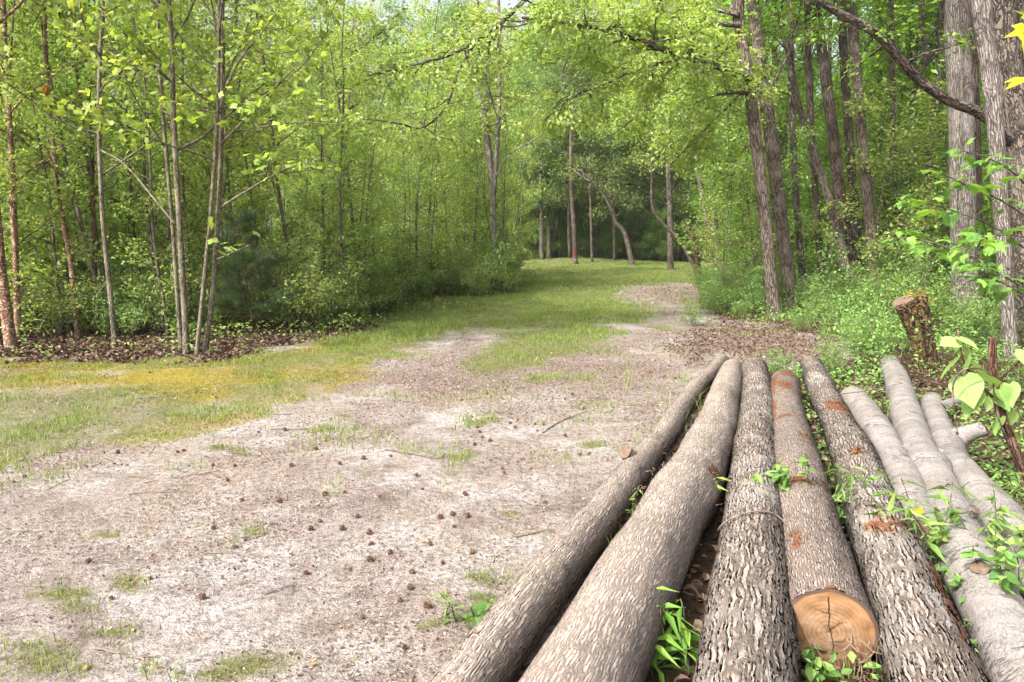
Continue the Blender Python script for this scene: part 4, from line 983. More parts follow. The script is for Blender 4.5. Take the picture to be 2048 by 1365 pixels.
pin = make('pine', 'pine_sapling', 'dark feathery young pine in front of the left thicket', 'pine', 'young pines in the left thicket', BARK_CEDAR, NEEDLE, 2, 160)
p1, p2, p3 = gp(512, 668), gp(138, 668), gp(560, 655)
place(pin, [(p1[0], p1[1] - .1), (p2[0], p2[1] + .6)], r=r2, smin=.95, smax=1.05)
pin[0]['label'] = 'dark feathery young pine right of the four joined stems'; pin[1]['label'] = 'small grey-green young pine low between the birches and the cedar'
pin[0].scale = (1.0, 1.0, 1.0); pin[1].scale = (.6, .6, .62)

low = make('low', 'forest_tree', 'tall leafy tree of the wood rising behind the left thicket', 'tree', 'trees behind the left thicket', BARK_OAK, [LEAF_FAR, LEAF_MID, LEAF_FAR, LEAF_UNDER], 4, 200)
def back_left(x, y, px, py): return (px < 905) & ~((px > 740) & (y < 58)) & (px > -350) & (py < edge_y(px) - 30) & (y > 27)
S = spots_in(back_left, (-60, 27, 0, 92), 62, 3.2, r2)
place(low, S, r=r2, smin=.8, smax=1.15)
tall = make('tall', 'forest_tree', 'tall green tree of the wood standing behind the far end of the clearing', 'tree', 'trees beyond the clearing', BARK_DARK, [LEAF_FAR, LEAF_FAR, LEAF_MID, LEAF_UNDER], 4, 230)  # trunks coloured dark to carry their backlit shade
def back_mid(x, y, px, py): return (px > 960) & (px < 1460) & (y > 51)
S = spots_in(back_mid, (-6, 51, 34, 100), 64, 2.2, r2)
place(tall, S, r=r2, smin=.85, smax=1.15)
def back_right(x, y, px, py): return (px > 1440) & (px < 2450) & (y > 24)
S = spots_in(back_right, (6, 24, 70, 85), 60, 3.0, r2)
tr_ = make('low', 'forest_tree', 'green forest tree far back among the right-hand trunks', 'tree', 'trees deep in the right-hand wood', BARK_DARK, LEAF_RIGHT, 3, 250)
place(tr_, S, r=r2, smin=.7, smax=1.0)
und = make('under', 'understory_tree', 'low bright green understory tree between the right-hand trunks', 'tree', 'understory trees of the right-hand wood', BARK_DARK, [LEAF_RIGHT, LEAF_RIGHT, LEAF_HERB, LEAF_RIGHT, LEAF_MID], 5, 300)
def right_in(x, y, px, py): return (px > 1445) & (px < 2350) & (y > 17.5)
S = spots_in(right_in, (4.5, 17.5, 30, 42), 85, 1.2, r2)
place(und, S, r=r2, smin=.7, smax=1.15)
def far_in(x, y, px, py): return (px > 1030) & (px < 1440) & (y > 54)
S = spots_in(far_in, (0, 53, 24, 78), 75, 1.1, r2)
place(und, S, 'low leafy understory tree in the shade beyond the lawn', 'understory trees beyond the lawn', r=r2, smin=.8, smax=1.3)
def lawn_end(x, y, px, py): return (px > 1035) & (px < 1450) & (y > 54.5)
S = spots_in(lawn_end, (0, 54, 22, 62), 30, .8, r2)
place(und, S, 'low bush closing the far end of the lawn between the trunks', 'bushes at the far end of the lawn', r=r2, smin=.4, smax=.75)
# bushes of the right bank
rsh = make('shrub', 'bank_shrub', 'bright green bush on the bank under the right-hand trunks', 'shrub', 'bushes under the right-hand trunks', BARK_YOUNG, LEAF_HERB, 5, 340, 'stems', 'foliage')
RBX, RBY = [1360, 1390, 1425, 1450, 1540, 1600, 1660, 1700, 1800, 1900, 2600], [545, 610, 628, 632, 645, 650, 668, 690, 705, 735, 800]
def bank(x, y, px, py): return (px > 1385) & (px < 2250) & (py < np.interp(px, RBX, RBY)) & (y > 8.5) & (y < 24)
S = spots_in(bank, (3, 8.5, 20, 24), 85, .6, r2)
S = [(x, y) for x, y in S if not (abs(x - 6.0) < .8 and y < 10)]
place(rsh, S, r=r2, smin=.35, smax=.75)
def mound(x, y, px, py): return (px > 1500) & (px < 2250) & (py < np.where(px > 1720, 690, 628)) & (y > 10.2) & (py > 545) & (px > 1500 + (py - 545) * .8)
S = spots_in(mound, (3, 8.5, 20, 26), 60, .72, r2)
place(rsh, [tuple(gp(a, b)[:2]) for a, b in ((1705, 702), (1742, 738), (1672, 684), (1600, 668), (1480, 640), (1425, 630), (1560, 758), (1652, 748), (1390, 655), (1820, 705), (1750, 700))], r=r2, smin=.28, smax=.5)
place(rsh, S, 'tall bright green bush mounding against the right-hand trunks', r=r2, smin=.65, smax=1.2)

# ------------------------------------------------------------------ stump, cut seedling, near branches
g = gp(1852, 742); Ys = g[1]
st = thing('stump', 'mossy dark leaning stump with a twin top, one side sawn flat', 'stump', (g[0], g[1], 0))
mb = MB(); sc = Ys / F
A = resample(np.hstack([pxline([(1845, 752), (1838, 700), (1826, 655), (1808, 606)], Ys), np.array([[14], [12], [14], [19]]) * sc]), 40)
B = resample(np.hstack([pxline([(1862, 752), (1857, 700), (1846, 650), (1835, 592)], Ys + .06), np.array([[14], [14], [16], [18]]) * sc]), 40)
tube(mb, local(A[:, :3], (g[0], g[1], 0)), A[:, 3], 30, wob=.12, seed=5); tube(mb, local(B[:, :3], (g[0], g[1], 0)), B[:, 3], 30, wob=.16, seed=6)
mb.build('wood', [BARK_MOSSY], st)
axs = unit(A[-1, :3] - A[-3, :3])
cut_disc(st, local(A[-1, :3], (g[0], g[1], 0)) , unit(axs + [-.25, -.55, 0]), A[-1, 3] * 1.02, 4, mats=WOOD_OLD)
mb = MB(); tp = local(B[-1, :3], (g[0], g[1], 0))
leaves(mb, tp + np.column_stack([rng.normal(size=420) * .08, rng.normal(size=420) * .07, rng.normal(size=420) * .05 - .03]), (.02, .045), T_RHOMB, rng, tilt=1.2)
leaves(mb, tp + np.column_stack([rng.normal(size=140) * .05 - .1, rng.normal(size=140) * .06 - .08, -rng.uniform(.05, .35, 140)]), (.02, .04), T_RHOMB, rng, tilt=1.2)
mb.build('moss', [plain_mat('stump_moss', [(0, (.10, .085, .015)), (1, (.30, .24, .05))], None, attr='rnd')], st, smooth=False)
r3 = np.random.default_rng(77)

def leafy(parent_name, label, cat, stems, leafm, tmpl, lv, bark=BARK_YOUNG, leafname='leaves', base=None, droop=.35, petiole=.06):
    """stems: (points, radius0, radius1); lv: (stem index, t, size) leaves on stalks"""
    base = np.array(base if base is not None else stems[0][0][0])
    o = thing(parent_name, label, cat, base)
    w, lf = MB(), MB(); qs = []
    for k, (P, ra, rb) in enumerate(stems):
        q = resample(local(P, base), 24); qs.append(q); tube(w, q, np.linspace(ra, rb, 24), 8, seed=k)
    for (k, t, size, d) in lv:
        q = qs[k]; i = min(int(t * 23), 22); T = unit(q[i + 1] - q[i])
        d = unit(np.array(d, float) + r3.normal(size=3) * .25)
        b = branch(q[i], d, petiole * (size / .15), r3, 4, .1, -.2)
        tube(w, b, np.linspace(.0022, .0014, 4), 4, cap=False)
        leaves(lf, b[-1:], (size * .9, size * .95), tmpl, r3, dirs=(unit(b[-1] - b[0]) * 3)[None], tilt=.35, droop=droop)
    w.build('stem', [bark], o); lf.build(leafname, [leafm], o, smooth=False)
    return o

# the cut seedling with broad pale leaves
cb = gp(2062, 985)
cY = cb[1]
stem = np.vstack([gz(cb) - [0, 0, .03], pxline([(2036, 915), (2010, 850), (1993, 790), (1986, 730), (1984, 676)], cY)])
sh = pxline([(1992, 800), (1965, 775), (1940, 745), (1925, 715), (1915, 660)], [cY, cY - .05, cY - .1, cY - .12, cY - .1])
sh2 = pxline([(1990, 770), (2015, 745), (2040, 720), (2060, 690)], [cY, cY - .03, cY, cY])
lv = []
for (k, t, s, dx, dz) in [(1, .75, .20, -.8, -.3), (1, .8, .19, .6, .15), (1, .6, .23, -.7, -.5), (1, .55, .20, .7, -.5), (1, .35, .23, -.2, -.9), (1, .95, .13, .1, .9), (1, .95, .12, -.6, .5), (1, .2, .14, -.5, -.6), (1, .9, .16, .8, .3),
                          (2, .3, .18, .3, -.6), (2, .5, .2, .7, .2), (2, .7, .19, .3, -.6), (2, .95, .15, .2, .7), (2, .8, .17, -.8, .4), (0, .55, .15, .8, -.2), (0, .5, .13, -.7, -.3), (2, .1, .15, -.3, -.7), (0, .7, .14, .9, -.4), (0, .4, .12, .6, -.3)]:
    lv.append((k, t, s, (dx, -.55, dz)))
leafy('cut_seedling', 'snapped brown stem sprouting broad pale heart-shaped leaves beside the logs', 'seedling', [(stem, .032, .022), (sh, .008, .004), (sh2, .007, .004)], LEAF_BIG, T_HEART, lv, BARK_CEDAR, base=stem[0], droop=.55, petiole=.05)
# the bowed bare twig beside it
mb = MB(); tube(mb, resample(pxline([(1915, 870), (1906, 800), (1908, 765), (1928, 740), (1960, 738), (1984, 752)], cY - .25), 40), np.linspace(.0065, .004, 40), 6)
tube(mb, resample(pxline([(1986, 760), (1990, 800), (2002, 850), (2030, 905), (2062, 950)], cY - .1), 30), np.linspace(.004, .005, 30), 6)
tag(mb.build('bare_vine', [BARK_YOUNG]), 'pale bare vine looping beside the broad-leaved seedling', 'vine')

# the maple whose layered branches reach in from the right edge
mb0 = gp(2105, 812); mY = mb0[1]
mst = np.vstack([gz(mb0) - [0, 0, .03], pxline([(2100, 700), (2085, 560), (2075, 430), (2085, 300)], mY)])
brs = []
for pts, dd in [([(2090, 600), (2020, 560), (1930, 510), (1840, 480), (1760, 478)], -.4), ([(2080, 520), (1990, 455), (1900, 420), (1830, 400), (1780, 385)], -.2), ([(2078, 450), (2000, 400), (1930, 370), (1880, 345)], -.5),
                ([(2080, 400), (2020, 340), (1970, 315), (1915, 300)], -.6), ([(2092, 620), (2050, 590), (1990, 560), (1935, 545)], -.9), ([(2080, 480), (2010, 470), (1960, 480), (1900, 500)], -1.1), ([(2085, 560), (1960, 520), (1880, 490), (1790, 440)], .3)]:
    brs.append((pxline(pts, np.linspace(mY, mY + dd, len(pts))), .011, .003))
stems = [(mst, .03, .014)] + brs; lv = []
for k in range(1, len(stems)):
    for j in range(18):
        t = r3.uniform(.22, 1.0); a = r3.uniform(0, 6.28)
        lv.append((k, t, r3.uniform(.10, .19), (math.cos(a) - .3, math.sin(a) * .9 - .3, r3.uniform(-.3, .35))))
leafy('maple_sapling', 'maple sapling reaching broad layered light green leaves in from the right', 'sapling', stems, LEAF_RIGHT, T_MAPLE, lv, base=mst[0], droop=.3, petiole=.11)
# the very near yellowing branch
nb = np.array([1.75, 1.75, 0.0]); nb[2] = float(hgt(1.75, 1.75))
nst = np.array([nb, [1.72, 1.7, .8], [1.68, 1.68, 1.5], [1.62, 1.66, 2.1]])
n1 = np.array([[1.68, 1.68, 1.72], [1.40, 1.68, 1.86], [1.22, 1.69, 1.95]]); n2 = np.array([[1.66, 1.68, 1.8], [1.40, 1.66, 1.98], [1.20, 1.67, 2.06]])
lv = [(1, .97, .12, (-.9, -.1, -.45)), (1, .85, .15, (-.1, -.8, -.9)), (2, .98, .11, (-1, 0, -.25)), (2, .9, .11, (-.7, .2, .4)), (1, .8, .14, (.5, -.4, -.6)), (2, .8, .13, (.6, .2, -.2))]
leafy('leafy_sapling', 'sapling with yellowing leaves close to the lens at the right edge', 'sapling', [(nst, .012, .006), (n1, .004, .002), (n2, .004, .002)], LEAF_YEL, T_MAPLE, lv, base=nb, petiole=.04, droop=.2)

# ------------------------------------------------------------------ weeds between and beside the logs
def weed(label, px, h, n, size, tmpl, mat, spread=.12, z=None, seed=0, name='weed_plant', dense=18, base_z=0.0):
    q = np.random.default_rng(seed)
    b = gp(*px, base_z); b = gz(b)
    o = thing(name, label, 'weed', b); w, lf = MB(), MB()
    for k in range(n):
        P = branch([q.normal() * spread * .5, q.normal() * spread * .5, 0], [q.normal() * .3, q.normal() * .3, 1], h * q.uniform(.6, 1.1), q, 8, .1, .1)
        tube(w, P, np.linspace(.004, .0018, 8), 4, cap=False)
        t = q.uniform(.15, 1, dense) * 6.99; i = t.astype(int); u = (t - i)[:, None]
        C = P[i] * (1 - u) + P[i + 1] * u
        leaves(lf, C, size, tmpl, q, tilt=.5, droop=.15)
    w.build('stems', [BARK_YOUNG], o); lf.build('leaves', [mat], o, smooth=False)
weed('feathery green weed rising between the furrowed log and the sawn-end log', (1560, 1075), .42, 7, (.05, .09), T_OVAL, LEAF_HERB, .14, seed=1, dense=26)
weed('small green weed low beside the furrowed log, nearest the sawn end', (1572, 1200), .30, 5, (.05, .08), T_OVAL, LEAF_HERB, .1, seed=2)
weed('narrow-leaved weed standing between the sawn-end log and the rough orange-scuffed log', (1685, 1080), .42, 4, (.10, .15), T_LANCE, LEAF_HERB, .08, seed=3, dense=24)
weed('tall narrow-leaved weed between the rough log and the pale smooth log', (1868, 1165), .52, 5, (.12, .17), T_LANCE, LEAF_HERB, .1, seed=4, dense=24)
weed('sprig with one broad yellow-green leaf by the forked grey log', (1838, 1110), .40, 2, (.10, .14), T_MAPLE, LEAF_YEL, .03, seed=5, dense=2)
weed('leafy light green weed at the lower right between the grey logs', (2010, 1300), .38, 9, (.045, .075), T_OVAL, LEAF_HERB, .2, seed=6, dense=28)
weed('bushy light green weed overhanging the pale smooth log', (2075, 1190), .45, 10, (.045, .075), T_OVAL, LEAF_HERB, .25, seed=7, dense=28)
weed('green weed sprouting at the torn ring between the two outer logs', (1400, 1045), .30, 4, (.07, .11), T_LANCE, LEAF_HERB, .06, seed=8, dense=16)
weed('small pale weed growing between the two outer logs', (1270, 1040), .28, 3, (.06, .1), T_LANCE, LEAF_HERB, .05, seed=9, dense=10)
weed('grassy green weed at the bottom edge between the thick log and the furrowed log', (1345, 1330), .32, 9, (.12, .22), T_LANCE, LEAF_RIGHT, .16, seed=10, dense=7)
weed('narrow-leaved weed far right beside the crooked grey log', (2035, 1075), .40, 4, (.1, .15), T_LANCE, LEAF_HERB, .1, seed=11, dense=18)
weed('young leafy weed below the sawn end of the pale orange log', (1640, 1385), .16, 6, (.05, .09), T_OVAL, LEAF_HERB, .16, seed=12, dense=10)
weed('young weed with broad leaves on the dirt beside the thinnest log', (975, 1245), .10, 4, (.06, .1), T_OVAL, LEAF_HERB, .08, seed=13, dense=8)
weed('small upright weed on the dirt close to the near end of the thinnest log', (905, 1240), .13, 3, (.07, .11), T_LANCE, LEAF_HERB, .05, seed=14, dense=6)
weed('green seedling with round leaves at the foot of the four joined stems', (372, 690), .32, 5, (.08, .13), T_OVAL, LEAF_RIGHT, .1, seed=15, dense=8)

# ------------------------------------------------------------------ ground cover (stuff)
def scatter(n, box, r, dens, dep_bias=None):
    """random ground points kept with probability dens(x, y)"""
    X = r.uniform(box[0], box[2], n); Y = r.uniform(box[1], box[3], n)
    k = r.random(n) < dens(X, Y)
    X, Y = X[k], Y[k]
    return X, Y, hgt(X, Y)

def blades(mb, X, Y, Z, h0, h1, w, r, lean=.45):
    n = len(X); h = r.uniform(h0, h1, n) * r.uniform(.5, 1, n) * (.45 + 1.3 * np.clip(.5 + vnoise(X * 2.4, Y * 2.4, 0, 5), 0, 1) ** 1.5); a = r.uniform(0, 6.28, n); l = np.abs(r.normal(size=n)) * lean * h
    d = np.stack([np.cos(a), np.sin(a)], 1); b = r.uniform(0, 6.28, n); s = np.stack([np.cos(b), np.sin(b)], 1) * (w * r.uniform(.6, 1.3, n))[:, None]
    base = np.stack([X, Y], 1)
    V = np.zeros((n, 5, 3))
    for j, (sg, f, q) in enumerate([(-1, 0, 0), (1, 0, 0), (.75, .35, .55), (-.75, .35, .55), (0, 1, 1)]):
        V[:, j, :2] = base + s * sg + d * (l * f)[:, None]
        V[:, j, 2] = Z + h * q * (1 if q < 1 else .92)
    i = np.arange(n)[:, None] * 5
    mb.add(V.reshape(-1, 3), [i + np.array([[0, 1, 2, 3]]), i + np.array([[3, 2, 4]])], rnd=np.repeat(np.clip(r.normal(.42, .25, n), 0, 1), 5))

r4 = np.random.default_rng(99)
gr = MB()
def dl(f):
    def d(X, Y):
        m = masks(X, Y); return np.clip(m['lawn'] + .55 * fbm(X * 2.6, Y * 2.6, 0, 4, 51) - .12, 0, 1) * f * (1 - m['forest'])
    return d
for n, box, h0, h1, w, f in [(170000, (-6, 1.8, 2.5, 5), .025, .075, .0022, .5), (220000, (-9, 5, 3.5, 11), .025, .07, .0032, .6), (240000, (-9, 11, 7, 22), .03, .085, .005, .8), (170000, (-3, 22, 18, 58), .04, .11, .011, .9)]:
    blades(gr, *scatter(n, box, r4, dl(f)), h0, h1, w, r4)
# fringes: taller grass where the clearing meets the wood
def fringe(X, Y):
    px, py, _ = project(np.stack([X, Y, np.zeros_like(X)], -1)); d = py - edge_y(px)
    return ((np.abs(d + 3) < 9) & (px < 1042) & (px > 640)) * .6 + (np.abs(py - np.interp(px, RBX, RBY)) < 10) * (px > 1400) * (px < 2300) * .35
blades(gr, *scatter(160000, (-9, 8, 18, 48), r4, fringe), .08, .28, .005, r4, .5)
# a few tufts between the logs
def logtufts(X, Y):
    px, py, _ = project(np.stack([X, Y, np.zeros_like(X)], -1))
    return (px > 1180) * (fbm(X * 3, Y * 3, 0, 3, 7) > .25) * .5
blades(gr, *scatter(5000, (.2, 1.6, 3.2, 8), r4, logtufts), .08, .26, .0028, r4, .5)
tag(gr.build('grass', [GRASS], smooth=False), 'short spring grass growing in patches over the clearing', 'grass', kind='stuff')

ms = MB()
def dm(X, Y): m = masks(X, Y); return np.clip(m['moss'] * 1.2 + .5 * fbm(X * 1.9, Y * 1.9, 0, 3, 14) - .3, 0, 1) * (1 - m['forest'])
blades(ms, *scatter(170000, (-10, 5.5, 0, 11), r4, dm), .008, .024, .004, r4, .8)
tag(ms.build('moss', [MOSSM], smooth=False), 'golden yellow moss carpet along the foot of the left thicket', 'moss', kind='stuff')

# litter: bark crumbs, leaf bits and needles over the dirt
T_BIT = (np.array([(-.5, -.25, 0), (.4, -.3, .12), (.55, .2, 0), (-.3, .32, .14)], float), np.array([(0, 1, 2), (0, 2, 3)]))
T_STRAW = (np.array([(-.03, 0, 0), (.03, 0, 0), (.03, 1, .05), (-.03, 1, .05)], float), np.array([(0, 1, 2), (0, 2, 3)]))
lt = MB()
def dd(X, Y): m = masks(X, Y); return np.clip(.35 + .8 * fbm(X * 1.5, Y * 1.5, 0, 4, 91) + m['red'] * .9, .03, 1) * (1 - m['lawn'] * .6) * (1 - m['forest'])
def flat(mb, X, Y, Z, size, tmpl, r, tilt=.4, lift=.005, bias=None):
    leaves(mb, np.stack([X, Y, Z + lift], 1), size, tmpl, r, dirs=np.column_stack([r.normal(size=(len(X), 2)) * 4, r.normal(size=len(X)) * .5]), tilt=tilt, droop=0, bias=bias)
for n, box, s0, s1 in [(42000, (-4.5, 1.7, 2, 4.6), .004, .018), (60000, (-7, 4.6, 3, 9), .006, .024), (52000, (-6, 9, 7, 19), .01, .035), (9000, (2, 18, 15, 34), .03, .09)]:
    flat(lt, *scatter(n, box, r4, dd), (s0, s1), T_BIT, r4)
    flat(lt, *scatter(n // 2, box, r4, dd), (s0 * 2.5, s1 * 2.6), T_STRAW, r4)
tag(lt.build('litter', [LITTER], smooth=False), 'crumbs of bark, leaf bits and straw over the bare dirt', 'litter', kind='stuff')
dlm = MB()
def d2(X, Y):
    m = masks(X, Y); px, py, _ = project(np.stack([X, Y, np.zeros_like(X)], -1))
    zone = polymask(px, py, [(1443, 720), (1900, 720), (2300, 1400), (1000, 1400)], 20)
    return np.clip(m['left'] * .8 + m['right'] * .35 + zone * .8 + polymask(px, py, REDLIT, 60) * .9, 0, 1)
T_DEAD = (T_OVAL[0] * np.array([1.2, 1, 3.2]), T_OVAL[1])
for n, box, s0, s1 in [(9000, (-.3, 1.4, 4.5, 8), .04, .085), (34000, (-10, 8.5, 2, 13), .04, .085), (14000, (-10, 6, 9, 15), .03, .06), (14000, (1, 6, 6, 15), .025, .055), (16000, (-6, 12, 14, 26), .05, .09)]:
    flat(dlm, *scatter(n, box, r4, d2), (s0, s1), T_DEAD, r4, tilt=.7, lift=.012)
tag(dlm.build('dead_leaves', [DEADLEAF], smooth=False), 'brown dead leaves under the thicket and between the logs', 'dead leaves', kind='stuff')

# herbs of the right bank and of the thicket floor
hb = MB()
def dh(X, Y):
    px, py, _ = project(np.stack([X, Y, np.zeros_like(X)], -1))
    b = (px > 1400) & (py < np.interp(px, RBX, RBY) + 6)
    k = (px > 1560) & (py > 700) & (px > np.interp(py, [700, 900, 1365], [1640, 1560, 1560]))
    c = polymask(px, py, [(1640, 690), (1700, 680), (1790, 700), (1780, 775), (1600, 775), (1540, 748), (1640, 735)], 30) * .8
    return b * .75 + (~b) * c + (~b & k) * np.clip(.25 + .8 * fbm(X * 1.6, Y * 1.6, 0, 3, 17), 0, .6) + (~b & (px > 1930) & (py > 700)) * .4
X, Y, Z = scatter(30000, (.8, 1.6, 6, 8), r4, dh)
leaves(hb, np.stack([X, Y, Z + r4.uniform(.02, .16, len(X))], 1), (.03, .06), T_RHOMB, r4, tilt=.45)
X, Y, Z = scatter(120000, (1.5, 7.5, 18, 26), r4, dh)
hh = np.clip(.35 + .5 * fbm(X * .6, Y * .6, 0, 3, 19), .08, .9)
leaves(hb, np.stack([X, Y, Z + hh * r4.uniform(.1, 1, len(X)) ** .7], 1), (.04, .085), T_RHOMB, r4, tilt=.5)
tag(hb.build('undergrowth', [LEAF_HERB], smooth=False), 'dense low green herbs on the right bank and among the logs', 'undergrowth', kind='stuff')
hl = MB()
def dq(X, Y):
    px, py, _ = project(np.stack([X, Y, np.zeros_like(X)], -1))
    return ((py < edge_y(px) + 4) | ((py < edge_y(px) + 34) & (vnoise(X * 9, Y * 9, 0, 77) > .15))) * (px < 1040) * np.clip(.3 + .7 * fbm(X * 1.2, Y * 1.2, 0, 3, 23), 0, .9)
X, Y, Z = scatter(90000, (-12, 9.2, 1, 26), r4, dq)
leaves(hl, np.stack([X, Y, Z + r4.uniform(.03, .26, len(X))], 1), (.045, .09), T_RHOMB, r4, tilt=.45)
tag(hl.build('thicket_herbs', [LEAF_UNDER], smooth=False), 'green herbs covering the floor of the left thicket', 'undergrowth', kind='stuff')

fw = MB(); n = 150000
a = r4.uniform(-1.05, 1.15, n); dist = r4.uniform(88, 125, n); X, Y = dist * np.sin(a), dist * np.cos(a)
top = 20 + 6 * vnoise(X * .11, Y * .11, 0, 3); Z = hgt(X, Y) + top * r4.random(n) ** .8
keep = vnoise(X * .3, Y * .3, Z * .4, 8) > -.35
leaves(fw, np.stack([X, Y, Z], 1)[keep], (.35, .7), T_RHOMB, r4, tilt=.9)
tag(fw.build('far_woods', [LEAF_FAR], smooth=False), 'far-off mass of green woods closing the view all round', 'woods', kind='stuff')

# ------------------------------------------------------------------ seed balls, twigs, fallen leaves on the dirt
def seed_ball():
    mb = MB(); q = np.random.default_rng(4)
    bm_th = np.linspace(0, math.pi, 9); k = 12; ph = np.arange(k) / k * 2 * math.pi
    V = np.stack([np.sin(bm_th)[:, None] * np.cos(ph), np.sin(bm_th)[:, None] * np.sin(ph), np.repeat(np.cos(bm_th)[:, None], k, 1)], -1)
    V = V * (.0165 * (1 + .12 * q.normal(size=V.shape[:2]))[..., None])
    i = np.arange(8)[:, None] * k; j = np.arange(k)[None]; j2 = (j + 1) % k
    mb.add(V.reshape(-1, 3), [np.stack([i + j, i + k + j, i + k + j2, i + j2], -1).reshape(-1, 4)])
    D = unit(q.normal(size=(64, 3)))
    for d in D:
        s = unit(np.cross(d, [.3, .5, .8])); t = np.cross(d, s)
        mb.add(np.array([d * .014 + s * .0045, d * .014 - s * .0022 + t * .004, d * .014 - s * .0022 - t * .004, d * .0275]), [np.array([(0, 1, 3), (1, 2, 3), (2, 0, 3)])])
    return mb.build('seed_ball', [BALLM], smooth=False)
BALLS = [(368, 903), (426, 935), (455, 967), (484, 1006), (28, 965), (236, 905), (355, 905), (632, 905), (517, 865), (470, 937), (583, 942), (680, 937), (650, 998), (640, 1048), (622, 1062), (473, 1095), (492, 1083), (427, 1062), (690, 992),
         (685, 1062), (612, 1147), (223, 1200), (178, 1126), (738, 1070), (782, 920), (760, 1000), (727, 925), (834, 963), (880, 1040), (905, 1035), (845, 985), (780, 1110), (824, 1148), (820, 1180), (740, 1125), (960, 870), (955, 860), (980, 890), (1005, 945),
         (1030, 860), (1020, 852), (1070, 852), (1087, 853), (1075, 866), (950, 895), (965, 880), (1130, 875), (1160, 920), (1178, 918), (1008, 953), (930, 995), (935, 1040), (882, 1040), (908, 1060), (885, 1130), (743, 1088), (975, 790), (1010, 780), (1060, 745),
         (1050, 735), (1200, 735), (1130, 800), (1145, 790), (700, 1138), (810, 1300), (855, 1220), (1090, 1010), (570, 860), (405, 1200), (300, 1160), (1005, 760), (1180, 640), (1300, 745), (1350, 760), (1230, 755), (330, 790), (300, 745), (50, 955), (715, 1040), (560, 1010), (725, 1240), (800, 1205), (860, 1090), (945, 1110)]
ball = None
for i, (x, y) in enumerate(BALLS):
    if ball is None: o = ball = seed_ball()
    else: o = ball.copy(); COL.objects.link(o)
    p = gz(gp(x, y)); s = r4.uniform(.42, .78)
    o.location = (p[0], p[1], p[2] + .017 * s); o.scale = (s,) * 3; o.rotation_euler = tuple(r4.uniform(0, 6, 3))
    tag(o, 'small dark brown spiky seed ball lying on the dirt', 'seed ball', 'seed balls scattered on the dirt')
TW = [([(258, 993), (300, 990), (355, 987)], .007, 'straight dark stick lying alone on the pale dirt'), ([(262, 955), (285, 957), (303, 963)], .006, 'short crooked stick above the straight dark stick'),
      ([(285, 968), (350, 962), (440, 944)], .006, 'long thin stick pointing at the grass tuft on the pale dirt'), ([(98, 976), (140, 958)], .005, 'short stick at the left edge of the pale dirt'),
      ([(190, 1296), (270, 1312), (340, 1345)], .010, 'thick grey stick at the bottom left corner of the dirt'), ([(465, 826), (520, 828), (580, 829)], .010, 'dark stick at the right tip of the mossy grass'),
      ([(540, 858), (600, 857), (660, 850)], .010, 'thin stick along the upper edge of the pale sand'), ([(1032, 1080), (1065, 1071), (1092, 1062)], .007, 'short brown stick near the middle of the thinnest log'),
      ([(985, 1128), (995, 1115), (1022, 1108)], .005, 'curved pale stick near the thinnest log'), ([(770, 908), (820, 915), (875, 923), (890, 915)], .010, 'crooked dark stick in the middle of the track'),
      ([(1085, 870), (1120, 845), (1175, 825)], .012, 'long grey stick lying along the worn rut'), ([(440, 1065), (490, 1078), (530, 1075)], .006, 'thin stick below a tuft in the middle of the pale dirt'),
      ([(530, 1190), (570, 1178), (590, 1170)], .006, 'short dark twig on the lower left dirt'), ([(60, 1130), (110, 1122)], .005, 'thin twig between the two lower left grass tufts'),
      ([(400, 1105), (470, 1112), (505, 1118)], .005, 'faint thin twig on the lower dirt'), ([(270, 800), (310, 798), (345, 797)], .011, 'dark fallen stick on the yellow moss'),
      ([(1395, 735), (1410, 745), (1418, 760)], .010, 'forked twig by the far end of the thinnest log'), ([(1660, 860), (1740, 842), (1800, 830)], .008, 'dry twig lying across the far ends of the logs')]
for pts, rad, lab in TW:
    rad = rad * .62
    P = np.array([gz(gp(x, y)) for x, y in pts]); P[:, 2] += rad * 1.2
    if 'across' in lab: P[:, 2] += .28
    if lab.startswith('short dark twig') or 'crooked' in lab: P[1, 2] += .01
    q = resample(P, 20); q = q + r4.normal(size=q.shape) * rad * .25
    mb = MB(); tube(mb, q, np.linspace(rad, rad * .55, 20), 7, wob=.1, seed=3)
    if len(pts) > 2: tube(mb, branch(q[9], unit(q[12] - q[8]) + np.array([.3, .5, .05]), np.linalg.norm(q[-1] - q[0]) * .25, r4, 5, .1, 0), np.linspace(rad * .6, rad * .3, 5), 5, wob=.1)
    tag(mb.build('stick', [TWIGM]), lab, 'stick')
FL = [(355, 983), (272, 1158), (400, 1280), (622, 1232), (168, 1340), (634, 1334), (170, 985), (226, 1016), (283, 1328), (500, 1030), (1070, 1018), (780, 1075), (850, 1085), (425, 1050), (690, 1260)]
fl0 = None
for i, (x, y) in enumerate(FL):
    if fl0 is None:
        mb = MB(); leaves(mb, np.zeros((1, 3)), (.03, .034), T_OVAL, r4, dirs=np.array([[3, .2, .6]]), tilt=.2, droop=0); fl0 = o = mb.build('fallen_leaf', [YELLEAF], smooth=False)
    else: o = fl0.copy(); COL.objects.link(o)
    p = gz(gp(x, y)); o.location = (p[0], p[1], p[2] + .012); o.rotation_euler = (0, 0, r4.uniform(0, 6.28))
    tag(o, 'small yellowed fallen leaf lying flat on the dirt', 'leaf', 'yellowed leaves on the dirt')
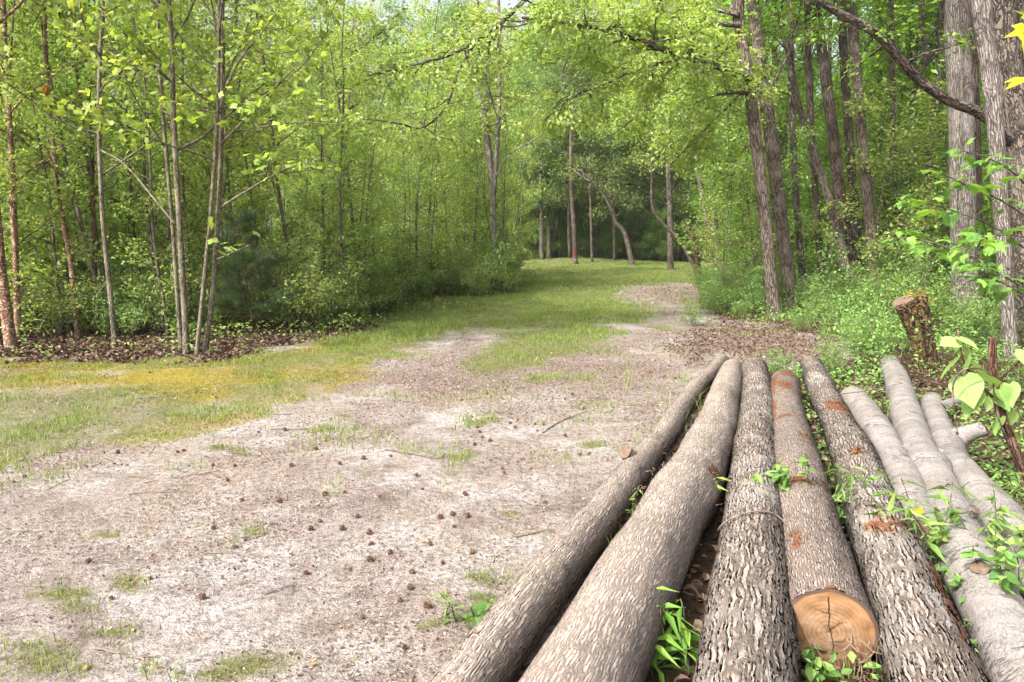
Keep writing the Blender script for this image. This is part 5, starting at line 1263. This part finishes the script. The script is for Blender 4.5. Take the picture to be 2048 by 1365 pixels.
# thin vine across the furrowed log
mb = MB(); i = int((.30) ** (1 / 1.45) * 719); n3 = unit(np.cross(a3, [0, 0, 1.])); b3 = np.cross(n3, a3)
th = np.linspace(.1, 2.9, 40)
arc = P3[i] + o3 + (R3[i] + .012) * (np.cos(th)[:, None] * n3 + np.sin(th)[:, None] * b3) + a3 * (.05 * np.sin(th * 2.2))[:, None]
tube(mb, arc, .0045, 6); tag(mb.build('dry_vine', [TWIGM]), 'thin dry vine lying across the deeply furrowed log', 'vine')

# ------------------------------------------------------------------ spring haze between the trees
hz = MB(); x0, x1, y0, y1, z0, z1 = -140., 140., -30., 140., -2.5, 34.
hv = np.array([(x, y, z) for z in (z0, z1) for y in (y0, y1) for x in (x0, x1)])
hz.add(hv, [np.array([[0, 2, 3, 1], [4, 5, 7, 6], [0, 1, 5, 4], [2, 6, 7, 3], [0, 4, 6, 2], [1, 3, 7, 5]])])
hm = bpy.data.materials.new('haze'); hm.use_nodes = True; hn = hm.node_tree; hn.nodes.clear()
ho = hn.nodes.new('ShaderNodeOutputMaterial'); pv = hn.nodes.new('ShaderNodeVolumePrincipled')
pv.inputs['Color'].default_value = (.93, .96, 1, 1); pv.inputs['Density'].default_value = .0004; pv.inputs['Anisotropy'].default_value = .2
hn.links.new(pv.outputs[0], ho.inputs['Volume'])
tag(hz.build('haze', [hm], smooth=False), 'thin pale haze hanging in the air of the wood', 'haze', kind='stuff')

# ------------------------------------------------------------------ camera, sun, sky
cam = bpy.data.cameras.new('camera'); co = bpy.data.objects.new('camera', cam); COL.objects.link(co)
cam.lens = 24; cam.sensor_width = 36; cam.clip_start = .05; cam.clip_end = 3000
co.location = (0, 0, CAM_Z); co.rotation_euler = (math.pi / 2 - PITCH, 0, 0)
SC.camera = co
EL, AZ = RAD(45), RAD(-133)          # the sun stands left of the view and a little behind it (azimuth from +Y, clockwise)
sun = bpy.data.lights.new('sun', 'SUN'); so = bpy.data.objects.new('sun', sun); COL.objects.link(so)
sun.energy = 2.7; sun.angle = RAD(1.5); sun.color = (1, .95, .86)
d = np.array([math.sin(AZ) * math.cos(EL), math.cos(AZ) * math.cos(EL), math.sin(EL)])
from mathutils import Vector
so.rotation_euler = Vector(d).to_track_quat('Z', 'Y').to_euler(); so.location = (-20, -10, 30)
w = bpy.data.worlds.new('World'); SC.world = w; w.use_nodes = True
nt = w.node_tree; sky = nt.nodes.new('ShaderNodeTexSky'); sky.sky_type = 'NISHITA'; sky.sun_disc = False
sky.sun_elevation = EL; sky.sun_rotation = AZ; sky.air_density = 1.2; sky.dust_density = 9; sky.ozone_density = 1
bg = nt.nodes['Background']; bg.inputs['Strength'].default_value = .15
hs_ = nt.nodes.new('ShaderNodeHueSaturation'); hs_.inputs['Saturation'].default_value = .4
nt.links.new(sky.outputs['Color'], hs_.inputs['Color']); nt.links.new(hs_.outputs['Color'], bg.inputs['Color'])
SC.view_settings.view_transform = 'Standard'; SC.view_settings.look = 'None'; SC.view_settings.gamma = 1; SC.view_settings.use_curve_mapping = False
SC.view_settings.exposure = 1.47
SC.render.engine = 'CYCLES'
cy = SC.cycles
cy.max_bounces = 9; cy.diffuse_bounces = 6; cy.glossy_bounces = 2; cy.transmission_bounces = 8; cy.transparent_max_bounces = 4
cy.caustics_reflective = False; cy.caustics_refractive = False; cy.sample_clamp_indirect = 6
cy.volume_bounces = 1
cy.use_denoising = True; cy.denoiser = 'OPENIMAGEDENOISE'; cy.denoising_input_passes = 'RGB_ALBEDO_NORMAL'; cy.denoising_prefilter = 'ACCURATE'
